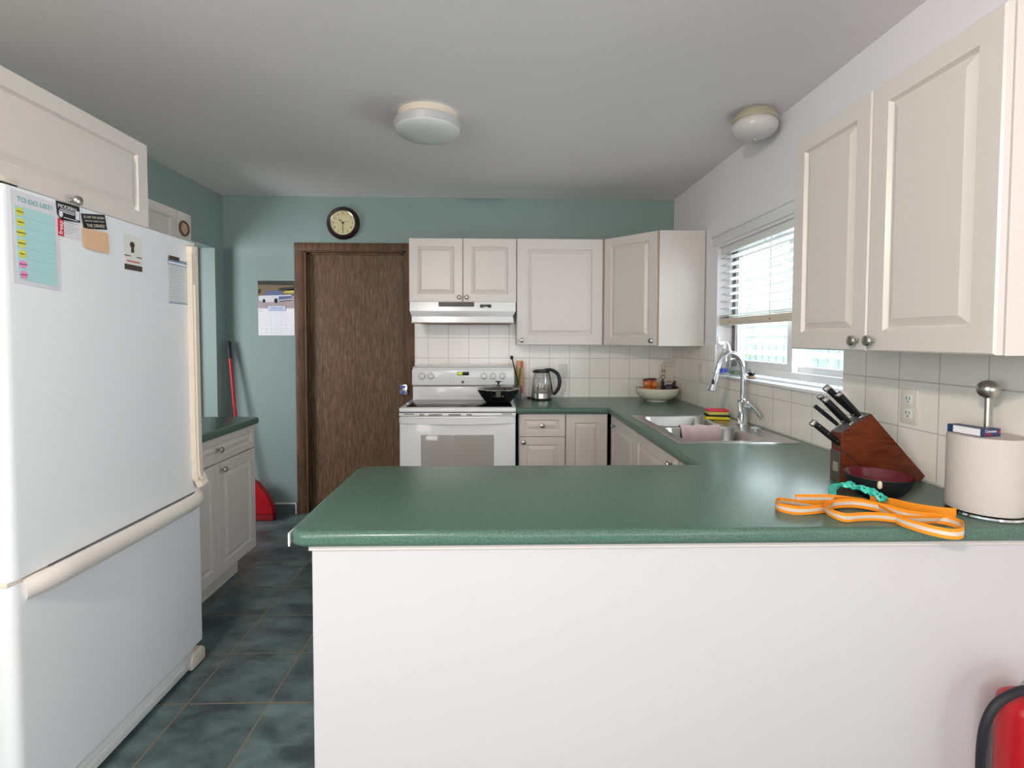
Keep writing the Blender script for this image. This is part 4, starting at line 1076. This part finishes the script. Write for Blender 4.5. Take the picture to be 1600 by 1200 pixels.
text_bm(b, '*', .03, tm @ FY(-.018, -.0046, .24)); text_bm(b, '*', .03, tm @ FY(.022, -.0046, .245)); obj('lettering', b, M['ink'], bd, False)

# ================================================================== RIGHT FOREGROUND ITEMS
kb = thing('knife_block', (1.20, 1.62, CZ), 'dark reddish wooden knife block on the counter near the right wall', 'knife block')
prof = [(1.092, CZ), (1.094, 1.016), (1.090, 1.070), (1.186, 1.133), (1.368, .932), (1.345, CZ)]
b = B(); prism(b, prof, 'y', 1.575, 1.628, .0015); obj('block', b, M['block'], kb, True, 20)
b = B()
sl = (Vector((1.186, 0, 1.133)) - Vector((1.090, 0, 1.070))); sln = Vector((-sl.z, 0, sl.x)).normalized()
for s0, s1, z in ((.05, .40, 0), (.55, .95, 0)):
    pass
prism(b, [(1.0905 + sln.x * .0008, 1.0705 + sln.z * .0008), (1.0905 + sln.x * .0014, 1.0705 + sln.z * .0014), (1.1855 + sln.x * .0014, 1.1325 + sln.z * .0014), (1.1855 + sln.x * .0008, 1.1325 + sln.z * .0008)], 'y', 1.579, 1.624)
obj('slot_face', b, mat('grey_slot_face', rgb(92, 88, 84), .4), kb, False)
b = B(); box(b, 1.0900, 1.0915, 1.578, 1.626, CZ + .002, 1.012); fp = obj('front_plate', b, mat('front_grey', rgb(84, 76, 70), .4), kb, False)
b = B(); box(b, 1.0892, 1.0901, 1.588, 1.612, .945, .975); obj('front_label', b, mat('label_grey', rgb(150, 140, 130), .5), fp, False)
b = B(); tube(b, [(1.093, 1.5745, 1.016), (1.186, 1.5745, CZ + .03)], .0012, 6); obj('seam', b, M['dark'], kb)

def knife(base, tip, w, label, style):
    base, tip = Vector(base), Vector(tip); d = (tip - base).normalized(); L = (tip - base).length
    k = thing('kitchen_knife', base, label, 'knife')
    side = Vector((0, 1, 0)); side = (side - d * side.dot(d)).normalized(); upv = side.cross(d)
    mt = Matrix(((d.x, side.x, upv.x, base.x), (d.y, side.y, upv.y, base.y), (d.z, side.z, upv.z, base.z), (0, 0, 0, 1)))
    t = bmesh.new(); n = 12; rings = []
    for i in range(n + 1):
        f = i / n; hw = w * (.40 + .10 * math.sin(PI * f * 1.1) + (.12 * f ** 4)); ht = w * .33
        rings.append([t.verts.new((L * .86 * f + L * .04, ht * math.cos(a) * 1.0, hw * math.sin(a) - .15 * w * f * f)) for a in [2 * PI * q / 14 for q in range(14)]])
    for a, c in zip(rings[:-1], rings[1:]): bridge(t, a, c)
    t.faces.new(rings[0][::-1]); t.faces.new(rings[-1]); b = B(); merge(b, t, mt); obj('handle', b, M['black'], k, True, 50)
    if style != 'plain':
        b = B(); box(b, L * .89, L, -w * .34, w * .34, -w * .72, w * .40, w * .14, 3, mt); obj('butt_cap', b, M['steel'], k)
        b = B(); box(b, -.004, L * .06, -w * .36, w * .36, -w * .45, w * .45, w * .08, 2, mt); box(b, L * .03, L * .9, -w * .10, w * .10, w * .40, w * .50, 0, 2, mt) if style == 'spine' else None
        obj('bolster', b, M['steel'], k)
    if style == 'rivet':
        b = B()
        for f in (.2, .5, .8): sphere(b, mt @ Vector((L * f, -w * .33, 0)), w * .09)
        obj('rivet', b, M['steel'], k)
    b = B(); box(b, -.075, 0, -.0012, .0012, -w * .4, w * .4, 0, 2, mt); obj('blade', b, M['steel'], k)
S = 'spine'
knife((1.158, 1.613, 1.126), (1.060, 1.613, 1.219), .020, 'knife with steel-capped handle, tallest of those in the block and furthest back', S)
knife((1.160, 1.588, 1.121), (1.085, 1.588, 1.201), .018, 'capped knife in the top of the block just in front of the tallest one', S)
knife((1.122, 1.614, 1.104), (1.042, 1.616, 1.190), .016, 'capped knife in the middle pair of the block, the one behind', S)
knife((1.129, 1.588, 1.099), (1.042, 1.588, 1.184), .017, 'capped knife in the middle pair of the block, the one in front', S)
knife((1.104, 1.610, 1.090), (1.017, 1.610, 1.163), .014, 'slim all-black knife handle near the lower edge of the block', 'plain')
knife((1.104, 1.592, 1.028), (1.004, 1.590, 1.110), .021, 'lowest knife in the block with three rivets and a steel cap', 'rivet')

bo = thing('dessert_bowl', (1.10, 1.43, CZ), 'black bowl with maroon inside in front of the knife block', 'bowl')
b = B(); lathe(b, [(0, 0), (.040, 0), (.044, .003), (.064, .018), (.080, .042), (.087, .064), (.086, .066), (.084, .0645)], (1.10, 1.43, CZ), seg=56); obj('outer_glaze', b, M['black_glaze'], bo)
b = B(); lathe(b, [(.0845, .0655), (.083, .063), (.076, .042), (.060, .020), (.038, .009), (0, .007)], (1.10, 1.43, CZ), seg=56); obj('inner_glaze', b, M['maroon'], bo)
b = B(); an = math.atan2(-1.43, -1.10) + .06
for dz, r_, sz in ((.056, .0862, 1.25), (.050, .0842, 1.0)): sphere(b, (1.10 + r_ * math.cos(an) * .985, 1.43 + r_ * math.sin(an) * .985, CZ + dz), .008, .75, .75, sz, 14, 8)
obj('glaze_chip', b, M['chip'], bo)

tw = thing('paper_towel_holder', (1.28, 1.29, CZ), 'steel paper towel holder with ball top near the right wall', 'paper towel holder')
b = B(); lathe(b, [(0, 0), (.080, 0), (.0815, .003), (.080, .008), (.070, .010), (0, .010)], (1.28, 1.287, CZ), seg=56); obj('base', b, M['chrome'], tw)
b = B(); cyl(b, (1.28, 1.29, CZ + .008), (1.28, 1.29, 1.225), .0062, .0062, 20); obj('post', b, M['nickel'], tw)
b = B(); sphere(b, (1.28, 1.29, 1.240), .0245, 1, 1, .98, 32, 20); obj('ball_top', b, M['nickel'], tw)
t = bmesh.new(); b = B()
lathe(b, [(.020, .012), (.0795, .012), (.0805, .016), (.0805, .200), (.079, .206), (.020, .206)], (1.28, 1.29, CZ), seg=64, closed=True)
pr = tag(obj('paper_towel_roll', b, M['towel'], None, True, 45), 'white paper towel roll on the steel holder', 'paper towel')
b = B(); t = bmesh.new()
box(b, -.038, .038, -.040, .040, 1.1215, 1.144, .0008, 1, Matrix.Translation((1.268, 1.268, 0)) @ Matrix.Rotation(0, 4, 'Z'))
# medicine carton
bx = thing('medicine_box', (1.27, 1.30, 1.1215), 'small navy and white medicine carton on top of the paper towel roll', 'box')
b.free()
mt = Matrix.Translation((1.2335, 1.255, 1.1215)) @ Matrix.Rotation(R(8), 4, 'Z')
b = B(); box(b, 0, .058, 0, .019, 0, .020, .0006, 1, mt); box(b, 0, .036, .019, .088, 0, .020, .0006, 1, mt); obj('carton', b, M['navy'], bx, False)
b = B(); box(b, -.0005, 0, .004, .072, .001, .019, 0, 1, mt); obj('white_side', b, M['paper'], bx, False)
b = B(); text_bm(b, 'Canesten', .0105, mt @ FY(.0265, -.0006, .0135), sx=.9); obj('brand_print', b, M['paper'], bx, False)
b = B(); text_bm(b, 'Cream', .0085, mt @ FY(.019, -.0006, .0058), sx=1.0); box(b, .051, .0565, -.0006, 0, .009, .015, 0, 1, mt); obj('pink_print', b, M['red_ink'], bx, False)
b = B(); prism(b, [(1.285, 1.268), (1.292, 1.274), (1.292, 1.262)], 'z', 1.1216, 1.1225); b.free()

# leash
LP = [(.826, 1.374), (.88, 1.372), (.925, 1.368), (.97, 1.345), (.935, 1.352), (.905, 1.335), (.875, 1.300), (.825, 1.283), (.775, 1.276), (.745, 1.296), (.742, 1.322), (.765, 1.350), (.80, 1.335), (.85, 1.305), (.90, 1.322), (.945, 1.350), (.99, 1.340), (.995, 1.285), (.985, 1.225), (.983, 1.187), (1.000, 1.140), (1.030, 1.112), (1.066, 1.122), (1.102, 1.165), (1.10, 1.195), (1.075, 1.215), (1.03, 1.240), (1.00, 1.28), (.96, 1.318), (.91, 1.318), (.868, 1.300), (.846, 1.277), (.842, 1.240), (.862, 1.222), (.905, 1.228), (.95, 1.228), (1.00, 1.208), (1.06, 1.204), (1.125, 1.210)]
lv = [.9275] * len(LP)
for i in range(27, 33): lv[i] = .931
pts = smooth_path([(x, y, z) for (x, y), z in zip(LP, lv)], 5)
ls = thing('dog_leash', (.95, 1.25, CZ), 'folded orange webbing leash with pale reflective band on the foreground counter', 'leash')
ups = [Vector((.25 * math.sin(i * .07), .35 * math.cos(i * .05), 1)).normalized() for i in range(len(pts))]
b = B(); ribbon(b, pts, .023, .0022, ups); obj('webbing', b, M['leash'], ls, False)
b = B(); ribbon(b, pts, .0085, .0034, ups); obj('reflective_band', b, M['reflect'], ls, False)
p2 = smooth_path([(1.02, 1.352, .929), (1.06, 1.335, .929), (1.09, 1.295, .928), (1.13, 1.262, .928), (1.168, 1.250, .928)], 5)
b = B(); ribbon(b, p2, .023, .003); obj('webbing', b, M['leash'], ls, False)
b = B(); cyl(b, (1.028, 1.338, .934), (1.036, 1.330, .944), .005); obj('metal_eyelet', b, M['steel'], ls)

# teal bag
t = bmesh.new(); C1 = [(.966, 1.440, .922, .042), (.984, 1.430, .945, .040), (.998, 1.412, .957, .026), (1.000, 1.398, .953, .010), (1.018, 1.380, .955, .018), (1.030, 1.357, .950, .021), (1.036, 1.335, .942, .015), (1.036, 1.318, .938, .007)]
P_ = smooth_path([c[:3] for c in C1], 4); Wd = [p.x for p in smooth_path([(c[3], 0, 0) for c in C1], 4)]
rows = []
for i, (p, w_) in enumerate(zip(P_, Wd)):
    tg = (P_[min(i + 1, len(P_) - 1)] - P_[max(i - 1, 0)]).normalized(); sd = tg.cross(Vector((0, 0, 1))).normalized()
    rows.append([t.verts.new(p + sd * w_ * (j / 4 - 1) + Vector((0, 0, .006 * math.sin(j * 1.9 + i * .8) + random.uniform(-.0015, .0015)))) for j in range(9)])
for a, c in zip(rows[:-1], rows[1:]):
    for j in range(8): t.faces.new((a[j], a[j + 1], c[j + 1], c[j]))
bmesh.ops.solidify(t, geom=list(t.faces), thickness=.0012)
b = B(); merge(b, t); tag(obj('teal_bag', b, M['teal_bag'], None, True, 60), 'twisted teal plastic bag tied to the orange leash', 'bag')

# fire extinguisher on the peninsula panel
fx = thing('fire_extinguisher', (1.255, 1.138, .15), 'red cylinder with a black hose loop at the lower right of the peninsula', 'fire extinguisher')
b = B(); lathe(b, [(0, 0), (.052, 0), (.058, .01), (.058, .345), (.054, .362), (.042, .373), (.020, .378), (0, .378)], (1.255, 1.138, .15), seg=40); obj('cylinder', b, M['redmat'], fx)
b = B(); lathe(b, [(0, 0), (.016, 0), (.016, .02), (.012, .03), (0, .03)], (1.255, 1.138, .527)); obj('valve', b, M['steel'], fx)
b = B(); box(b, 1.247, 1.33, 1.13, 1.146, .556, .566, .003); obj('lever', b, M['steel'], fx)
b = B(); tube(b, smooth_path([(1.262, 1.125, .545), (1.272, 1.116, .556), (1.245, 1.110, .566), (1.195, 1.108, .560), (1.150, 1.110, .532), (1.127, 1.112, .485), (1.121, 1.115, .42), (1.128, 1.12, .33), (1.15, 1.13, .27)], 6), .0095, 12); obj('hose', b, M['rubber'], fx)
b = B(); box(b, 1.232, 1.280, 1.192, 1.2115, .20, .45, .002); obj('wall_bracket', b, M['grey'], fx)

# ================================================================== SILL ITEMS
SZ = WZ0 + .0025
sb = thing('spray_bottle', (1.405, 3.135, SZ), 'clear spray bottle with white trigger in the corner of the window sill', 'bottle')
b = B(); lathe(b, [(0, 0), (.026, 0), (.029, .004), (.029, .10), (.022, .13), (.012, .15), (.010, .165), (.008, .165), (.010, .148), (.020, .128), (.027, .10), (.027, .006), (0, .004)], (1.405, 3.13, SZ), seg=28); obj('bottle', b, M['glass'], sb)
b = B(); lathe(b, [(.0293, .012), (.0300, .012), (.0300, .035), (.0293, .035)], (1.405, 3.13, SZ), seg=28, closed=True); obj('blue_label', b, mat('blue_label', rgb(60, 80, 190), .5), sb)
b = B(); lathe(b, [(.0255, .108), (.0262, .108), (.0205, .127), (.0198, .127)], (1.405, 3.13, SZ), seg=28, closed=True); obj('yellow_label', b, mat('yellow_label', rgb(206, 208, 60), .5), sb)
b = B(); lathe(b, [(0, .160), (.013, .160), (.013, .182), (0, .182)], (1.405, 3.13, SZ)); box(b, 1.372, 1.425, 3.121, 3.139, SZ + .182, SZ + .205, .005, 3)
box(b, 1.364, 1.378, 3.122, 3.138, SZ + .190, SZ + .232, .004)
tube(b, smooth_path([(1.415, 3.125, SZ + .20), (1.42, 3.10, SZ + .185), (1.418, 3.07, SZ + .145), (1.416, 3.05, SZ + .115)], 4), .006, 8); obj('trigger_head', b, M['white'], sb)
jr = thing('glass_jar', (1.42, 2.985, SZ), 'round clear glass jar holding green stems behind the faucet', 'jar')
b = B(); lathe(b, [(0, .001), (.035, .001), (.05, .015), (.056, .045), (.050, .075), (.036, .095), (.038, .105), (.036, .105), (.034, .095), (.048, .075), (.054, .045), (.048, .017), (.034, .004), (0, .003)], (1.42, 2.985, SZ), seg=36); obj('vessel', b, M['glass'], jr)
b = B()
for k in range(9):
    a = k * .7; tube(b, smooth_path([(1.42 + .02 * math.cos(a), 2.985 + .02 * math.sin(a), SZ + .008), (1.42 + .035 * math.cos(a + .5), 2.985 + .035 * math.sin(a + .5), SZ + .02), (1.42 + .02 * math.cos(a + 1.6), 2.985 + .03 * math.sin(a + 1.6), SZ + .03)], 3), .004, 6)
obj('stems', b, M['green'], jr)
cr = thing('beetle_ornament', (1.40, 2.77, SZ), 'small black and tan bug-like ornament on the window sill', 'ornament')
b = B(); sphere(b, (1.40, 2.77, SZ + .009), .030, .8, 1.1, .30, 24, 12); obj('stone_base', b, mat('tan_stone', rgb(178, 150, 124), .5), cr)
b = B(); sphere(b, (1.40, 2.772, SZ + .026), .024, .8, 1.1, .42, 24, 12)
for s in (-1, 1): tube(b, smooth_path([(1.395, 2.772 + s * .006, SZ + .032), (1.392, 2.772 + s * .008, SZ + .045), (1.390, 2.772 + s * .012, SZ + .055)], 3), .0014, 6)
obj('shell', b, M['black_gloss'], cr)

# ================================================================== BROOM
bm_ = thing('broom', (-1.80, 3.9, 0), 'red broom with black grip leaning in the teal corner', 'broom')
p0, p1 = Vector((-2.057, 3.93, 1.345)), Vector((-1.935, 3.85, .26)); dd = (p1 - p0).normalized()
b = B(); cyl(b, p0 + dd * .12, p1, .0115); obj('handle', b, M['redmat'], bm_)
b = B(); cyl(b, p0, p0 + dd * .13, .0145); obj('grip', b, M['rubber'], bm_)
b = B(); prism(b, [(-1.99, .06), (-1.975, .22), (-1.945, .30), (-1.86, .318), (-1.80, .285), (-1.735, .20), (-1.688, .10), (-1.684, .045)], 'y', 3.80, 3.865, .012, 3)
hb = obj('head', b, M['red'], bm_)
b = B(); prism(b, [(-1.995, .004), (-1.99, .06), (-1.685, .046), (-1.69, .0)], 'y', 3.805, 3.86, .004); obj('bristles', b, mat('red_bristles', rgb(150, 30, 34), .8, bump=(400, 1)), bm_)

# ================================================================== DINING LAMP (behind the camera)
LX, LY = -.9, -.7
dlm = thing('dining_lamp', (LX, LY, 2.2), 'dome ceiling lamp over the dining area behind the viewpoint', 'light')
b = B(); lathe(b, [(.205, 2.24), (.19, 2.30), (.14, 2.36), (.06, 2.40), (.0, 2.41), (0, 2.404), (.058, 2.394), (.137, 2.355), (.186, 2.297), (.201, 2.24)], (LX, LY, 0), seg=40, closed=False); obj('shade', b, M['white'], dlm)
b = B(); cyl(b, (LX, LY, 2.40), (LX, LY, HC), .02); obj('stem', b, M['white'], dlm)
b = B(); sphere(b, (LX, LY, 2.285), .03); obj('bulb', b, mat('warm_bulb', (1, .8, .55, 1), .5, emit=(1, .78, .5, 1), estr=12), dlm)
pl = bpy.data.lights.new('dining_bulb', 'POINT'); pl.energy = 106; pl.color = (1.0, .90, .80); pl.shadow_soft_size = .07
po = bpy.data.objects.new('dining_bulb', pl); COL.objects.link(po); po.location = (LX, LY, 2.20)
